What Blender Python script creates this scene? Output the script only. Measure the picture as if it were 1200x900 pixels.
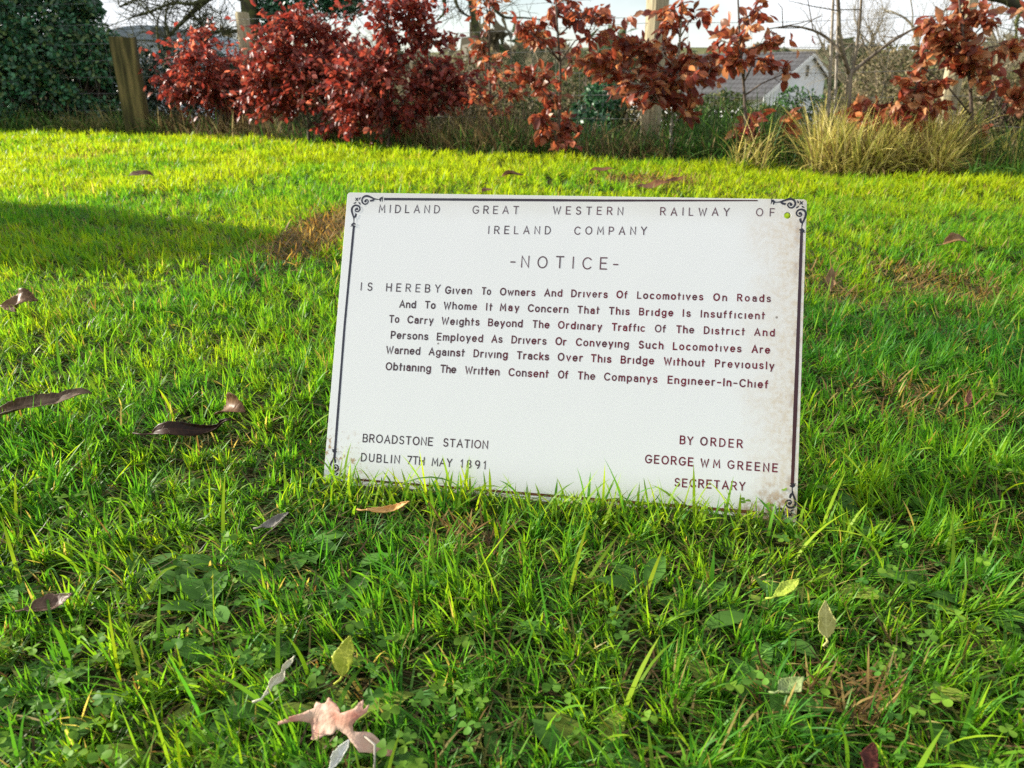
import bpy, bmesh, math, random
import numpy as np
from mathutils import Vector, Matrix, Quaternion

# ------------------------------------------------------------------ camera, world, sun, exposure
SC = bpy.context.scene
COL = SC.collection
for o in list(bpy.data.objects):
    bpy.data.objects.remove(o)
PITCH = math.radians(21.25)
CZ = 0.483
FPX = 900.0
cam_d = bpy.data.cameras.new('camera')
cam = bpy.data.objects.new('camera', cam_d)
COL.objects.link(cam)
cam.location = (0, 0, CZ)
cam.rotation_euler = (math.pi / 2 - PITCH, 0, 0)
cam_d.sensor_width = 36
cam_d.lens = 27
cam_d.clip_start = 0.02
cam_d.clip_end = 4000
cam_d.dof.use_dof = True
cam_d.dof.focus_distance = 1.0
cam_d.dof.aperture_fstop = 11
SC.camera = cam

SUN_EL, SUN_BACK = math.radians(20), math.radians(15)
sdir = Vector((-math.cos(SUN_BACK) * math.cos(SUN_EL), math.sin(SUN_BACK) * math.cos(SUN_EL), math.sin(SUN_EL)))
sun_d = bpy.data.lights.new('sun', 'SUN')
sun_d.energy = 5.0
sun_d.angle = math.radians(0.6)
sun_d.color = (1.0, 0.93, 0.80)
sun = bpy.data.objects.new('sun', sun_d)
COL.objects.link(sun)
sun.rotation_euler = sdir.to_track_quat('Z', 'Y').to_euler()
sun.location = (-20, 5, 15)

W = bpy.data.worlds.new('World')
SC.world = W
W.use_nodes = True
nt = W.node_tree
nt.nodes.clear()
wo = nt.nodes.new('ShaderNodeOutputWorld')
bg = nt.nodes.new('ShaderNodeBackground')
sky = nt.nodes.new('ShaderNodeTexSky')
sky.sky_type = 'NISHITA'
sky.sun_disc = False
sky.sun_elevation = SUN_EL
sky.sun_rotation = math.atan2(sdir.x, sdir.y)
sky.air_density = 1.0
sky.dust_density = 0.5
tc = nt.nodes.new('ShaderNodeTexCoord')
mp = nt.nodes.new('ShaderNodeMapping')
mp.inputs['Scale'].default_value = (1.0, 1.0, 2.2)
nz = nt.nodes.new('ShaderNodeTexNoise')
nz.inputs['Scale'].default_value = 2.2
nz.inputs['Detail'].default_value = 7
cr = nt.nodes.new('ShaderNodeValToRGB')
cr.color_ramp.elements[0].position = 0.30
cr.color_ramp.elements[1].position = 0.54
mx = nt.nodes.new('ShaderNodeMixRGB')
mx.inputs['Color2'].default_value = (7.3, 7.6, 7.9, 1)
nt.links.new(tc.outputs['Generated'], mp.inputs['Vector'])
nt.links.new(mp.outputs['Vector'], nz.inputs['Vector'])
nt.links.new(nz.outputs['Fac'], cr.inputs['Fac'])
nt.links.new(cr.outputs['Color'], mx.inputs['Fac'])
nt.links.new(sky.outputs['Color'], mx.inputs['Color1'])
nt.links.new(mx.outputs['Color'], bg.inputs['Color'])
bg.inputs['Strength'].default_value = 0.078
nt.links.new(bg.outputs['Background'], wo.inputs['Surface'])

SC.view_settings.view_transform = 'Standard'
SC.view_settings.look = 'None'
SC.view_settings.exposure = 1.1
SC.view_settings.gamma = 1
SC.view_settings.use_curve_mapping = False
SC.render.engine = 'CYCLES'
SC.cycles.max_bounces = 6
SC.cycles.diffuse_bounces = 3
SC.cycles.transmission_bounces = 4
SC.cycles.glossy_bounces = 2
SC.cycles.use_denoising = False
SC.cycles.sample_clamp_indirect = 6

rng = np.random.default_rng(11)
random.seed(5)

# ------------------------------------------------------------------ helpers
def ray(px, py):
    x, y = (px - 600) / FPX, (py - 450) / FPX
    return np.array([x, math.cos(PITCH) - y * math.sin(PITCH), -math.sin(PITCH) - y * math.cos(PITCH)])

def gp(px, py, z=0.0):
    d = ray(px, py)
    s = (z - CZ) / d[2]
    return np.array([d[0] * s, d[1] * s, z])

def at(px, py, Y):
    d = ray(px, py)
    s = Y / d[1]
    return np.array([d[0] * s, Y, CZ + d[2] * s])

def tag(o, label=None, cat=None, group=None, kind=None):
    if label: o['label'] = label
    if cat: o['category'] = cat
    if group: o['group'] = group
    if kind: o['kind'] = kind
    return o

def empty(name, loc, rz=0.0):
    o = bpy.data.objects.new(name, None)
    o.empty_display_size = 0.1
    COL.objects.link(o)
    o.location = loc
    o.rotation_euler = (0, 0, rz)
    return o

def mesh_np(name, V, F, mat, parent=None, C=None, smooth=True, local=None):
    """V (n,3); F list of arrays (k,m) of vertex indices, one array per polygon size; C (n,3) colours"""
    V = np.asarray(V, np.float32)
    if local is not None:
        V = V - np.asarray(local, np.float32)
    if not isinstance(F, (list, tuple)): F = [F]
    F = [np.asarray(f, np.int32) for f in F if len(f)]
    me = bpy.data.meshes.new(name)
    me.vertices.add(len(V))
    me.vertices.foreach_set('co', V.ravel())
    loops = np.concatenate([f.ravel() for f in F])
    tot = np.concatenate([np.full(len(f), f.shape[1], np.int32) for f in F])
    start = np.concatenate([[0], np.cumsum(tot)[:-1]]).astype(np.int32)
    me.loops.add(len(loops))
    me.loops.foreach_set('vertex_index', loops)
    me.polygons.add(len(tot))
    me.polygons.foreach_set('loop_start', start)
    me.update(calc_edges=True)
    me.validate()
    if C is not None:
        a = me.color_attributes.new('Col', 'FLOAT_COLOR', 'POINT')
        c4 = np.ones((len(V), 4), np.float32)
        c4[:, :3] = C
        a.data.foreach_set('color', c4.ravel())
    if smooth:
        me.polygons.foreach_set('use_smooth', np.ones(len(tot), bool))
    me.materials.append(mat)
    o = bpy.data.objects.new(name, me)
    COL.objects.link(o)
    if parent is not None: o.parent = parent
    return o

class MB:
    """collects tubes, boxes and free polygons into one mesh"""
    def __init__(s): s.v = []; s.q = []; s.t = []; s.c = []; s.n = 0
    def add(s, V, Q=(), T=(), col=(1, 1, 1)):
        V = np.asarray(V, float)
        s.v.append(V)
        if len(Q): s.q.append(np.asarray(Q) + s.n)
        if len(T): s.t.append(np.asarray(T) + s.n)
        c = np.asarray(col, float)
        s.c.append(np.broadcast_to(c, (len(V), 3)))
        s.n += len(V)
    def tube(s, P, R, k=5, col=(1, 1, 1), cap=True):
        P = np.asarray(P, float); n = len(P)
        R = np.broadcast_to(np.asarray(R, float), (n,))
        T = np.gradient(P, axis=0)
        T /= np.linalg.norm(T, axis=1)[:, None] + 1e-9
        up = np.array([0, 0, 1.0]) if abs(T[0, 2]) < 0.9 else np.array([1.0, 0, 0])
        a = np.cross(T, up); a /= np.linalg.norm(a, axis=1)[:, None] + 1e-9
        b = np.cross(T, a)
        th = np.arange(k) * 2 * math.pi / k
        V = P[:, None] + R[:, None, None] * (np.cos(th)[None, :, None] * a[:, None] + np.sin(th)[None, :, None] * b[:, None])
        V = V.reshape(-1, 3)
        i = np.arange(n - 1)[:, None] * k; j = np.arange(k)[None]; j2 = (j + 1) % k
        Q = np.stack([i + j, i + j2, i + k + j2, i + k + j], -1).reshape(-1, 4)
        Tt = []
        if cap:
            V = np.vstack([V, P[-1:], P[:1]])
            m = n * k
            for q in range(k):
                Tt.append(((n - 1) * k + q, (n - 1) * k + (q + 1) % k, m))
                Tt.append(((q + 1) % k, q, m + 1))
        s.add(V, Q, Tt, col)
    def box(s, lo, hi, col=(1, 1, 1), M=None):
        x0, y0, z0 = lo; x1, y1, z1 = hi
        V = np.array([[x0, y0, z0], [x1, y0, z0], [x1, y1, z0], [x0, y1, z0], [x0, y0, z1], [x1, y0, z1], [x1, y1, z1], [x0, y1, z1]], float)
        if M is not None: V = V @ np.asarray(M)[:3, :3].T + np.asarray(M)[:3, 3]
        s.add(V, [(0, 3, 2, 1), (4, 5, 6, 7), (0, 1, 5, 4), (1, 2, 6, 5), (2, 3, 7, 6), (3, 0, 4, 7)], (), col)
    def build(s, name, mat, parent=None, local=None, smooth=True):
        F = []
        if s.q: F.append(np.concatenate(s.q))
        if s.t: F.append(np.concatenate(s.t))
        return mesh_np(name, np.concatenate(s.v), F, mat, parent, np.concatenate(s.c), smooth, local)

def vnoise(x, y, sc, seed):
    """smooth value noise in numpy"""
    r = np.random.default_rng(seed).random((64, 64))
    X, Y = np.asarray(x) / sc + 17.3, np.asarray(y) / sc + 9.1
    xi, yi = np.floor(X).astype(int), np.floor(Y).astype(int)
    fx, fy = X - xi, Y - yi
    fx = fx * fx * (3 - 2 * fx); fy = fy * fy * (3 - 2 * fy)
    g = lambda a, b: r[a % 64, b % 64]
    return (g(xi, yi) * (1 - fx) + g(xi + 1, yi) * fx) * (1 - fy) + (g(xi, yi + 1) * (1 - fx) + g(xi + 1, yi + 1) * fx) * fy

def smooth(a, b, x):
    t = np.clip((np.asarray(x, float) - a) / (b - a), 0, 1)
    return t * t * (3 - 2 * t)

# ------------------------------------------------------------------ materials
def mat_new(name):
    m = bpy.data.materials.new(name)
    m.use_nodes = True
    return m, m.node_tree.nodes, m.node_tree.links, m.node_tree.nodes['Principled BSDF']

def leaf_mat(name, trans=0.4, rough=0.45, spec=0.4, tgain=1.3, tint=(1, 1, 1)):
    """vertex-coloured leaf: reflects, and lets some light through"""
    m, N, L, P = mat_new(name)
    at_ = N.new('ShaderNodeAttribute'); at_.attribute_name = 'Col'
    P.inputs['Roughness'].default_value = rough
    P.inputs['Specular IOR Level'].default_value = spec
    tr = N.new('ShaderNodeBsdfTranslucent')
    mu = N.new('ShaderNodeMixRGB'); mu.blend_type = 'MULTIPLY'; mu.inputs['Fac'].default_value = 1
    mu.inputs['Color2'].default_value = (tgain * tint[0], tgain * tint[1], tgain * tint[2], 1)
    ms = N.new('ShaderNodeMixShader'); ms.inputs['Fac'].default_value = trans
    L.new(at_.outputs['Color'], P.inputs['Base Color'])
    L.new(at_.outputs['Color'], mu.inputs['Color1'])
    L.new(mu.outputs['Color'], tr.inputs['Color'])
    L.new(P.outputs['BSDF'], ms.inputs[1])
    L.new(tr.outputs['BSDF'], ms.inputs[2])
    L.new(ms.outputs['Shader'], N['Material Output'].inputs['Surface'])
    return m

def noise_mat(name, c1, c2, scale=8, rough=0.8, bump=0.3, stretch=(1, 1, 1), c3=None, spec=0.2, detail=6, lo=0.35, hi=0.65):
    m, N, L, P = mat_new(name)
    tc = N.new('ShaderNodeTexCoord'); mp = N.new('ShaderNodeMapping')
    mp.inputs['Scale'].default_value = stretch
    nz = N.new('ShaderNodeTexNoise'); nz.inputs['Scale'].default_value = scale; nz.inputs['Detail'].default_value = detail
    cr = N.new('ShaderNodeValToRGB')
    cr.color_ramp.elements[0].position = lo; cr.color_ramp.elements[1].position = hi
    cr.color_ramp.elements[0].color = (*c1, 1); cr.color_ramp.elements[1].color = (*c2, 1)
    if c3:
        e = cr.color_ramp.elements.new((lo + hi) / 2); e.color = (*c3, 1)
    L.new(tc.outputs['Object'], mp.inputs['Vector']); L.new(mp.outputs['Vector'], nz.inputs['Vector'])
    L.new(nz.outputs['Fac'], cr.inputs['Fac']); L.new(cr.outputs['Color'], P.inputs['Base Color'])
    P.inputs['Roughness'].default_value = rough
    P.inputs['Specular IOR Level'].default_value = spec
    if bump:
        b = N.new('ShaderNodeBump'); b.inputs['Strength'].default_value = bump; b.inputs['Distance'].default_value = 0.01
        L.new(nz.outputs['Fac'], b.inputs['Height']); L.new(b.outputs['Normal'], P.inputs['Normal'])
    return m

def vcol_mat(name, rough=0.6, spec=0.3):
    m, N, L, P = mat_new(name)
    a = N.new('ShaderNodeAttribute'); a.attribute_name = 'Col'
    L.new(a.outputs['Color'], P.inputs['Base Color'])
    P.inputs['Roughness'].default_value = rough
    P.inputs['Specular IOR Level'].default_value = spec
    return m

M_grass = leaf_mat('grass blades', 0.5, 0.46, 0.22, 1.5, (1.1, 1.0, 0.5))
M_weed = leaf_mat('weed leaves', 0.35, 0.55, 0.15, 1.3)
M_straw = leaf_mat('dry grass', 0.35, 0.6, 0.2, 1.2)
M_beech = leaf_mat('beech leaves', 0.38, 0.42, 0.4, 1.6, (1.2, 0.9, 0.75))
M_ever = leaf_mat('evergreen leaves', 0.2, 0.4, 0.45, 1.2)
M_bark = noise_mat('grey brown bark', (0.09, 0.07, 0.05), (0.24, 0.20, 0.15), 30, 0.9, 0.5, (1, 1, 0.2))
M_moss = noise_mat('mossy bark', (0.05, 0.045, 0.03), (0.11, 0.12, 0.04), 14, 0.95, 0.5)
M_stem = noise_mat('pale beech stem', (0.2, 0.17, 0.13), (0.42, 0.38, 0.32), 40, 0.7, 0.2)
M_stemd = noise_mat('dark beech stem', (0.06, 0.045, 0.035), (0.15, 0.11, 0.085), 40, 0.8, 0.2)
M_post = noise_mat('pale fence timber', (0.26, 0.22, 0.13), (0.46, 0.40, 0.26), 10, 0.85, 0.4, (6, 6, 0.5))
M_sleeper = noise_mat('old sleeper timber', (0.025, 0.022, 0.012), (0.20, 0.155, 0.06), 3.6, 0.9, 0.9, (5, 5, 0.5), c3=(0.085, 0.075, 0.028), detail=10)
M_wire = noise_mat('galvanised wire', (0.10, 0.10, 0.10), (0.2, 0.2, 0.2), 60, 0.5, 0)
# ------------------------------------------------------------------ ground
EDGE_PX = [(-260, 155), (0, 157), (160, 160), (300, 166), (400, 172), (480, 178), (560, 185), (660, 188), (780, 192), (850, 198), (940, 203), (1000, 206), (1200, 206), (1500, 206)]
EDGE = np.array([gp(*p)[:2] for p in EDGE_PX])
def y_end(x): return np.interp(x, EDGE[:, 0], EDGE[:, 1])

def ground_z(x, y):
    x = np.asarray(x, float); y = np.asarray(y, float)
    d = y - y_end(x)
    z = -2.6 * smooth(1.5, 45, d)
    r = np.hypot(x, y)
    hill = smooth(110, 420, r) * (y > 0) * (15 + 5 * np.sin(x / 90.0 + 1.0))
    fade = smooth(6, 12, r)
    micro = (vnoise(x, y, 0.5, 3) - 0.5) * 0.025 + (vnoise(x, y, 0.13, 4) - 0.5) * 0.012
    return z + hill + micro * (1 - fade)

gx = np.sinh(np.linspace(-1, 1, 221) * 7.2) / math.sinh(7.2) * 900
gy = np.sinh(np.linspace(-0.62, 1, 241) * 7.2) / math.sinh(7.2) * 900 + 1.0
GX, GY = np.meshgrid(gx, gy)
GV = np.stack([GX, GY, ground_z(GX, GY)], -1).reshape(-1, 3)
ny, nx = GX.shape
ii = (np.arange(ny - 1)[:, None] * nx + np.arange(nx - 1)[None])
GF = np.stack([ii, ii + 1, ii + nx + 1, ii + nx], -1).reshape(-1, 4)
m, N, L, P = mat_new('lawn soil and far fields')
tcn = N.new('ShaderNodeTexCoord')
n1 = N.new('ShaderNodeTexNoise'); n1.inputs['Scale'].default_value = 9; n1.inputs['Detail'].default_value = 8
n2 = N.new('ShaderNodeTexNoise'); n2.inputs['Scale'].default_value = 60; n2.inputs['Detail'].default_value = 4
r1 = N.new('ShaderNodeValToRGB')
r1.color_ramp.elements[0].position = 0.35; r1.color_ramp.elements[0].color = (0.018, 0.014, 0.008, 1)
r1.color_ramp.elements[1].position = 0.66; r1.color_ramp.elements[1].color = (0.035, 0.045, 0.010, 1)
r2 = N.new('ShaderNodeValToRGB')
r2.color_ramp.elements[0].position = 0.3; r2.color_ramp.elements[0].color = (0.5, 0.45, 0.4, 1)
r2.color_ramp.elements[1].position = 0.7; r2.color_ramp.elements[1].color = (1.3, 1.3, 1.2, 1)
mm = N.new('ShaderNodeMixRGB'); mm.blend_type = 'MULTIPLY'; mm.inputs['Fac'].default_value = 1
sx = N.new('ShaderNodeSeparateXYZ')
mr = N.new('ShaderNodeMapRange'); mr.inputs['From Min'].default_value = 12; mr.inputs['From Max'].default_value = 60
n3 = N.new('ShaderNodeTexNoise'); n3.inputs['Scale'].default_value = 0.05; n3.inputs['Detail'].default_value = 9
r3 = N.new('ShaderNodeValToRGB')
r3.color_ramp.elements[0].position = 0.4; r3.color_ramp.elements[0].color = (0.11, 0.12, 0.04, 1)
r3.color_ramp.elements[1].position = 0.6; r3.color_ramp.elements[1].color = (0.20, 0.17, 0.09, 1)
mf = N.new('ShaderNodeMixRGB')
for n in (n1, n2, n3): L.new(tcn.outputs['Object'], n.inputs['Vector'])
L.new(n1.outputs['Fac'], r1.inputs['Fac']); L.new(n2.outputs['Fac'], r2.inputs['Fac'])
L.new(r1.outputs['Color'], mm.inputs['Color1']); L.new(r2.outputs['Color'], mm.inputs['Color2'])
L.new(tcn.outputs['Object'], sx.inputs['Vector']); L.new(sx.outputs['Y'], mr.inputs['Value'])
L.new(n3.outputs['Fac'], r3.inputs['Fac'])
L.new(mr.outputs['Result'], mf.inputs['Fac']); L.new(mm.outputs['Color'], mf.inputs['Color1']); L.new(r3.outputs['Color'], mf.inputs['Color2'])
L.new(mf.outputs['Color'], P.inputs['Base Color'])
P.inputs['Roughness'].default_value = 0.95
P.inputs['Specular IOR Level'].default_value = 0.1
bp = N.new('ShaderNodeBump'); bp.inputs['Strength'].default_value = 0.6; bp.inputs['Distance'].default_value = 0.01
L.new(n2.outputs['Fac'], bp.inputs['Height']); L.new(bp.outputs['Normal'], P.inputs['Normal'])
tag(mesh_np('ground', GV, GF, m), kind='structure')

# ------------------------------------------------------------------ the sign's plane (needed by the grass)
SR = np.array([[0.9879, -0.06399, 0.1413], [-0.15501, -0.43968, 0.88468], [0.00551, -0.89587, -0.44427]])
ST = np.array([0.05936, 0.93611, -0.3139 + CZ])
SW, SH = 0.6, 0.4006
E_U, E_W, E_N = SR[:, 0], -SR[:, 1], SR[:, 2]        # right, up in the plate, away from the viewer
S_BASE = ST - E_W * SH / 2
def crosses_sign(V):
    """V (N, k, 3): does a blade pass through the plate"""
    D = V - ST
    u = D @ E_U; w = D @ E_W; n = D @ E_N
    inside = (np.abs(u) < SW / 2 + 0.004) & (np.abs(w) < SH / 2 + 0.03)
    return (inside & (n > -0.0015)).any(1) & (inside & (n < 0.006)).any(1)

# ------------------------------------------------------------------ grass
PAL = np.array([[0.062, 0.225, 0.020], [0.150, 0.330, 0.018], [0.320, 0.425, 0.014], [0.020, 0.115, 0.020],
                [0.42, 0.34, 0.12], [0.17, 0.10, 0.04]])
def blades_np(root, Lb, Wb, az, th0, kap, tw, nseg):
    N_ = len(root)
    t = np.linspace(0, 1, nseg + 1)
    ang = th0[:, None] + kap[:, None] * (t[None, :-1] + 0.5 / nseg)
    ds = (Lb / nseg)[:, None]
    h = np.concatenate([np.zeros((N_, 1)), np.cumsum(np.sin(ang) * ds, 1)], 1)
    z = np.concatenate([np.zeros((N_, 1)), np.cumsum(np.cos(ang) * ds, 1)], 1)
    dx, dy = np.cos(az), np.sin(az)
    P_ = np.stack([root[:, 0:1] + h * dx[:, None], root[:, 1:2] + h * dy[:, None], root[:, 2:3] + z], -1)
    prof = np.interp(t, [0, 0.25, 0.65, 0.9, 1], [0.7, 1, 0.8, 0.35, 0.04])
    a2 = th0[:, None] + kap[:, None] * t[None]
    s = np.stack([-dy, dx, np.zeros(N_)], -1)[:, None]
    nrm = np.stack([np.cos(a2) * dx[:, None], np.cos(a2) * dy[:, None], -np.sin(a2)], -1)
    ph = (tw[:, None] * (t[None] - 0.3))[..., None]
    side = np.cos(ph) * s + np.sin(ph) * nrm
    off = side * (Wb[:, None] * prof[None] * 0.5)[..., None]
    V = np.stack([P_ - off, P_ + off], 2)                 # N, nseg+1, 2, 3
    return P_, V

class Blades:
    def __init__(s): s.V = []; s.F = []; s.C = []; s.n = 0
    def add(s, V, C):
        N_, k = V.shape[:2]
        b = (np.arange(N_) * k * 2)[:, None] + (np.arange(k - 1) * 2)[None]
        F = np.stack([b, b + 1, b + 3, b + 2], -1).reshape(-1, 4) + s.n
        s.V.append(V.reshape(-1, 3)); s.F.append(F)
        s.C.append(np.repeat(C, k * 2, 0)); s.n += N_ * k * 2
    def build(s, name, mat): return mesh_np(name, np.concatenate(s.V), np.concatenate(s.F), mat, None, np.concatenate(s.C))

BARE = []      # (x, y, rx, ry, strength) thin, brown patches of lawn
for px, py, rx, ry, st in [(372, 282, 42, 30, 1.0), (1095, 335, 70, 26, 0.6), (985, 840, 60, 26, 0.75), (545, 640, 50, 18, 0.5), (760, 215, 60, 8, 0.8),
                           (1060, 480, 70, 30, 0.35), (970, 340, 30, 24, 0.6), (110, 185, 30, 8, 0.5), (395, 825, 40, 20, 0.8), (60, 700, 50, 14, 0.6),
                           (390, 790, 45, 16, 0.7), (900, 690, 60, 12, 0.5), (250, 520, 50, 16, 0.5), (1180, 600, 60, 30, 0.3), (690, 680, 40, 12, 0.4)]:
    c = gp(px, py); BARE.append((c[0], c[1], abs(gp(px + rx, py)[0] - c[0]), abs(gp(px, py - ry)[1] - gp(px, py + ry)[1]) / 2, st))
def bare(x, y):
    b = np.zeros_like(x)
    for cx, cy, rx, ry, st in BARE:
        d = ((x - cx) / rx) ** 2 + ((y - cy) / ry) ** 2
        b = np.maximum(b, st * (1 - smooth(0.35, 1.4, d)))
    return b

G = Blades()
def grass_zone(y0, y1, dens, Lr, Wr, nseg, marg):
    ym = y1
    xw = lambda y: 0.70 * y + marg
    A = (y1 - y0) * 2 * xw(ym)
    n = int(A * dens)
    x = rng.uniform(-xw(ym), xw(ym), n); y = rng.uniform(y0, y1, n)
    keep = (np.abs(x) < xw(y)) & (y < y_end(x) + 0.15)
    x, y = x[keep], y[keep]
    # tufts: pull blades together
    cell = 0.035 + 0.01 * y0
    jx, jy = np.floor(x / cell), np.floor(y / cell)
    hsh = np.abs(np.sin(jx * 127.1 + jy * 311.7) * 43758.5453) % 1
    hs2 = np.abs(np.sin(jx * 269.5 + jy * 183.3) * 43758.5453) % 1
    pull = 0.45
    x = x + ((jx + hsh) * cell - x) * pull; y = y + ((jy + hs2) * cell - y) * pull
    b = bare(x, y)
    keep = rng.random(len(x)) > b * 0.8
    x, y, b, hsh, hs2 = x[keep], y[keep], b[keep], hsh[keep], hs2[keep]
    n = len(x)
    lush = vnoise(x, y, 0.22, 21) * 0.6 + vnoise(x, y, 0.07, 22) * 0.4
    thin = vnoise(x, y, 0.8, 23)
    Lb = (Lr[0] + (Lr[1] - Lr[0]) * rng.beta(1.6, 2.4, n)) * (0.55 + 0.9 * lush) * (0.8 + 0.35 * hsh) * (1 - 0.45 * b)
    Wb = Wr[0] + (Wr[1] - Wr[0]) * rng.beta(1.5, 3.0, n)
    ub = (x - S_BASE[0]) * E_U[0] + (y - S_BASE[1]) * E_U[1]; fb = (y - S_BASE[1]) * E_U[0] - (x - S_BASE[0]) * E_U[1]
    foot = smooth(0.40, 0.28, np.abs(ub)) * smooth(-0.15, -0.06, fb) * smooth(0.06, 0.0, fb) * (1 - 0.75 * np.exp(-((ub - 0.03) / 0.10) ** 2))
    Lb = Lb * (1 - 0.42 * foot)
    az = rng.uniform(0, 2 * math.pi, n) * 0.55 + (hsh * 2 * math.pi) * 0.45 + vnoise(x, y, 0.3, 31) * 2
    az += rng.normal(0, 0.8, n)
    th0 = np.abs(rng.normal(0.12, 0.32, n)); kap = np.abs(rng.normal(0.65, 0.65, n))
    flop = rng.random(n) < 0.24
    th0 = np.where(flop, rng.uniform(0.6, 1.35, n), th0); kap = np.where(flop, rng.uniform(0, 0.7, n), kap)
    tw = rng.normal(0, 0.9, n)
    z = ground_z(x, y) - 0.006
    P_, V = blades_np(np.stack([x, y, z], -1), Lb, Wb, az, th0, kap, tw, nseg)
    ok = ~crosses_sign(P_)
    # colour: patches of yellower and deeper green, single dead blades
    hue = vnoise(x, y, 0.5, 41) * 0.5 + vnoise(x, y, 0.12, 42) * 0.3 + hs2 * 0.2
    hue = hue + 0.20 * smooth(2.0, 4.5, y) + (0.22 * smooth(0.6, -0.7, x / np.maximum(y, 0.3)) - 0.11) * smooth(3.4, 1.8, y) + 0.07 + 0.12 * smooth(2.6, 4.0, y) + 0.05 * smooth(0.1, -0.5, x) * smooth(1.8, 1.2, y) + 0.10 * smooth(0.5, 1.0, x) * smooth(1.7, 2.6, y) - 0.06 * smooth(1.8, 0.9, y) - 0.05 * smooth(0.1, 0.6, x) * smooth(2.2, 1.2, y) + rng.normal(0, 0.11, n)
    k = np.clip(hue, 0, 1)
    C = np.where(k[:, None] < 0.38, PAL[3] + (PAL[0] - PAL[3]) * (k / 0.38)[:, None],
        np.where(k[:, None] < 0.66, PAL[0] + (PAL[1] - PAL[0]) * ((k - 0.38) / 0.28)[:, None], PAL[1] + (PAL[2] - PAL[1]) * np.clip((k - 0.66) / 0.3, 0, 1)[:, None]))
    dead = rng.random(n) < 0.04 + 0.6 * b
    C = np.where(dead[:, None], PAL[4] * rng.uniform(0.5, 1.15, n)[:, None], C)
    dk = rng.random(n) < 0.012 + 0.25 * b
    C = np.where(dk[:, None], PAL[5] * rng.uniform(0.5, 1.3, n)[:, None], C)
    C = C * rng.uniform(0.75, 1.25, n)[:, None]
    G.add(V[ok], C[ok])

grass_zone(0.28, 1.0, 46000, (0.020, 0.066), (0.0014, 0.0038), 5, 0.28)
grass_zone(1.0, 1.9, 31000, (0.022, 0.066), (0.0018, 0.0040), 4, 0.35)
grass_zone(1.9, 3.4, 16000, (0.025, 0.072), (0.0028, 0.0055), 3, 0.6)
grass_zone(3.4, 5.6, 8000, (0.03, 0.085), (0.0045, 0.0085), 3, 0.9)
grass_zone(5.6, 9.2, 3400, (0.035, 0.10), (0.007, 0.012), 3, 1.2)

# matted thatch lying over the soil
def thatch(y0, y1, dens, marg, Lr=(0.018, 0.05), Wr=(0.0012, 0.0028)):
    xw = lambda y: 0.70 * y + marg
    n = int((y1 - y0) * 2 * xw(y1) * dens)
    x = rng.uniform(-xw(y1), xw(y1), n); y = rng.uniform(y0, y1, n)
    k_ = np.abs(x) < xw(y); x, y = x[k_], y[k_]; n = len(x)
    P_, V = blades_np(np.stack([x, y, ground_z(x, y) + rng.uniform(0.0, 0.010, n)], -1), rng.uniform(*Lr, n), rng.uniform(*Wr, n), rng.uniform(0, 2 * math.pi, n), rng.uniform(1.15, 1.6, n), rng.normal(0.1, 0.35, n), rng.normal(0, 0.6, n), 3)
    ok = ~crosses_sign(P_)
    pick = rng.random(n)[:, None]
    C = np.where(pick < 0.55, np.array([0.06, 0.14, 0.02]), np.where(pick < 0.75, np.array([0.16, 0.17, 0.035]), np.where(pick < 0.88, np.array([0.30, 0.23, 0.09]), np.array([0.12, 0.075, 0.035])))) * rng.uniform(0.5, 1.2, (n, 1))
    G.add(V[ok], C[ok])
thatch(0.28, 1.1, 16000, 0.28); thatch(1.1, 2.2, 11000, 0.35, (0.02, 0.055), (0.0016, 0.0034)); thatch(2.2, 4.0, 4500, 0.5, (0.03, 0.07), (0.003, 0.005))

# longer, stronger blades here and there, and along the foot of the sign
def long_blades(x, y, Lr, Wr, lean=0.35, yel=0.4, nseg=6):
    n = len(x)
    Lb = rng.uniform(*Lr, n); Wb = rng.uniform(*Wr, n)
    P_, V = blades_np(np.stack([x, y, ground_z(x, y) - 0.004], -1), Lb, Wb, rng.uniform(0, 2 * math.pi, n), np.abs(rng.normal(0.1, lean, n)), np.abs(rng.normal(0.7, 0.6, n)), rng.normal(0, 0.7, n), nseg)
    ok = ~crosses_sign(P_)
    k = np.clip(rng.normal(yel, 0.25, n), 0, 1)[:, None]
    C = (PAL[0] * (1 - k) + PAL[2] * k) * rng.uniform(0.8, 1.25, n)[:, None]
    G.add(V[ok], C[ok])
n = 520
yy = rng.uniform(0.35, 1.9, n); long_blades(rng.uniform(-1, 1, n) * (0.7 * yy + 0.2), yy, (0.055, 0.10), (0.0025, 0.0048), 0.45)
n = 650
uu = rng.uniform(-0.34, 0.36, n); ff = rng.uniform(0.004, 0.075, n)
bx = S_BASE[0] + uu * E_U[0]; by = S_BASE[1] + uu * E_U[1] - ff
long_blades(bx, by, (0.022, 0.055), (0.0020, 0.0042), 0.3, 0.45)
n = 45
uu = rng.uniform(-0.15, 0.22, n); ff = rng.uniform(0.006, 0.05, n)
long_blades(S_BASE[0] + uu * E_U[0], S_BASE[1] + uu * E_U[1] - ff, (0.045, 0.075), (0.0028, 0.0045), 0.22, 0.45)
n = 34
uu = rng.uniform(-0.29, -0.10, n); ff = rng.uniform(0.006, 0.04, n)
long_blades(S_BASE[0] + uu * E_U[0], S_BASE[1] + uu * E_U[1] - ff, (0.04, 0.075), (0.0022, 0.0040), 0.3, 0.6)
# an arched blade across the date line
P_, V = blades_np(np.array([[S_BASE[0] - 0.095, S_BASE[1] + 0.0, -0.004]]) + np.array([[0, -0.012, 0]]), np.array([0.115]), np.array([0.0042]), np.array([3.35]), np.array([0.25]), np.array([1.9]), np.array([0.3]), 8)
G.add(V, np.array([[0.10, 0.24, 0.03]]))
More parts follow.
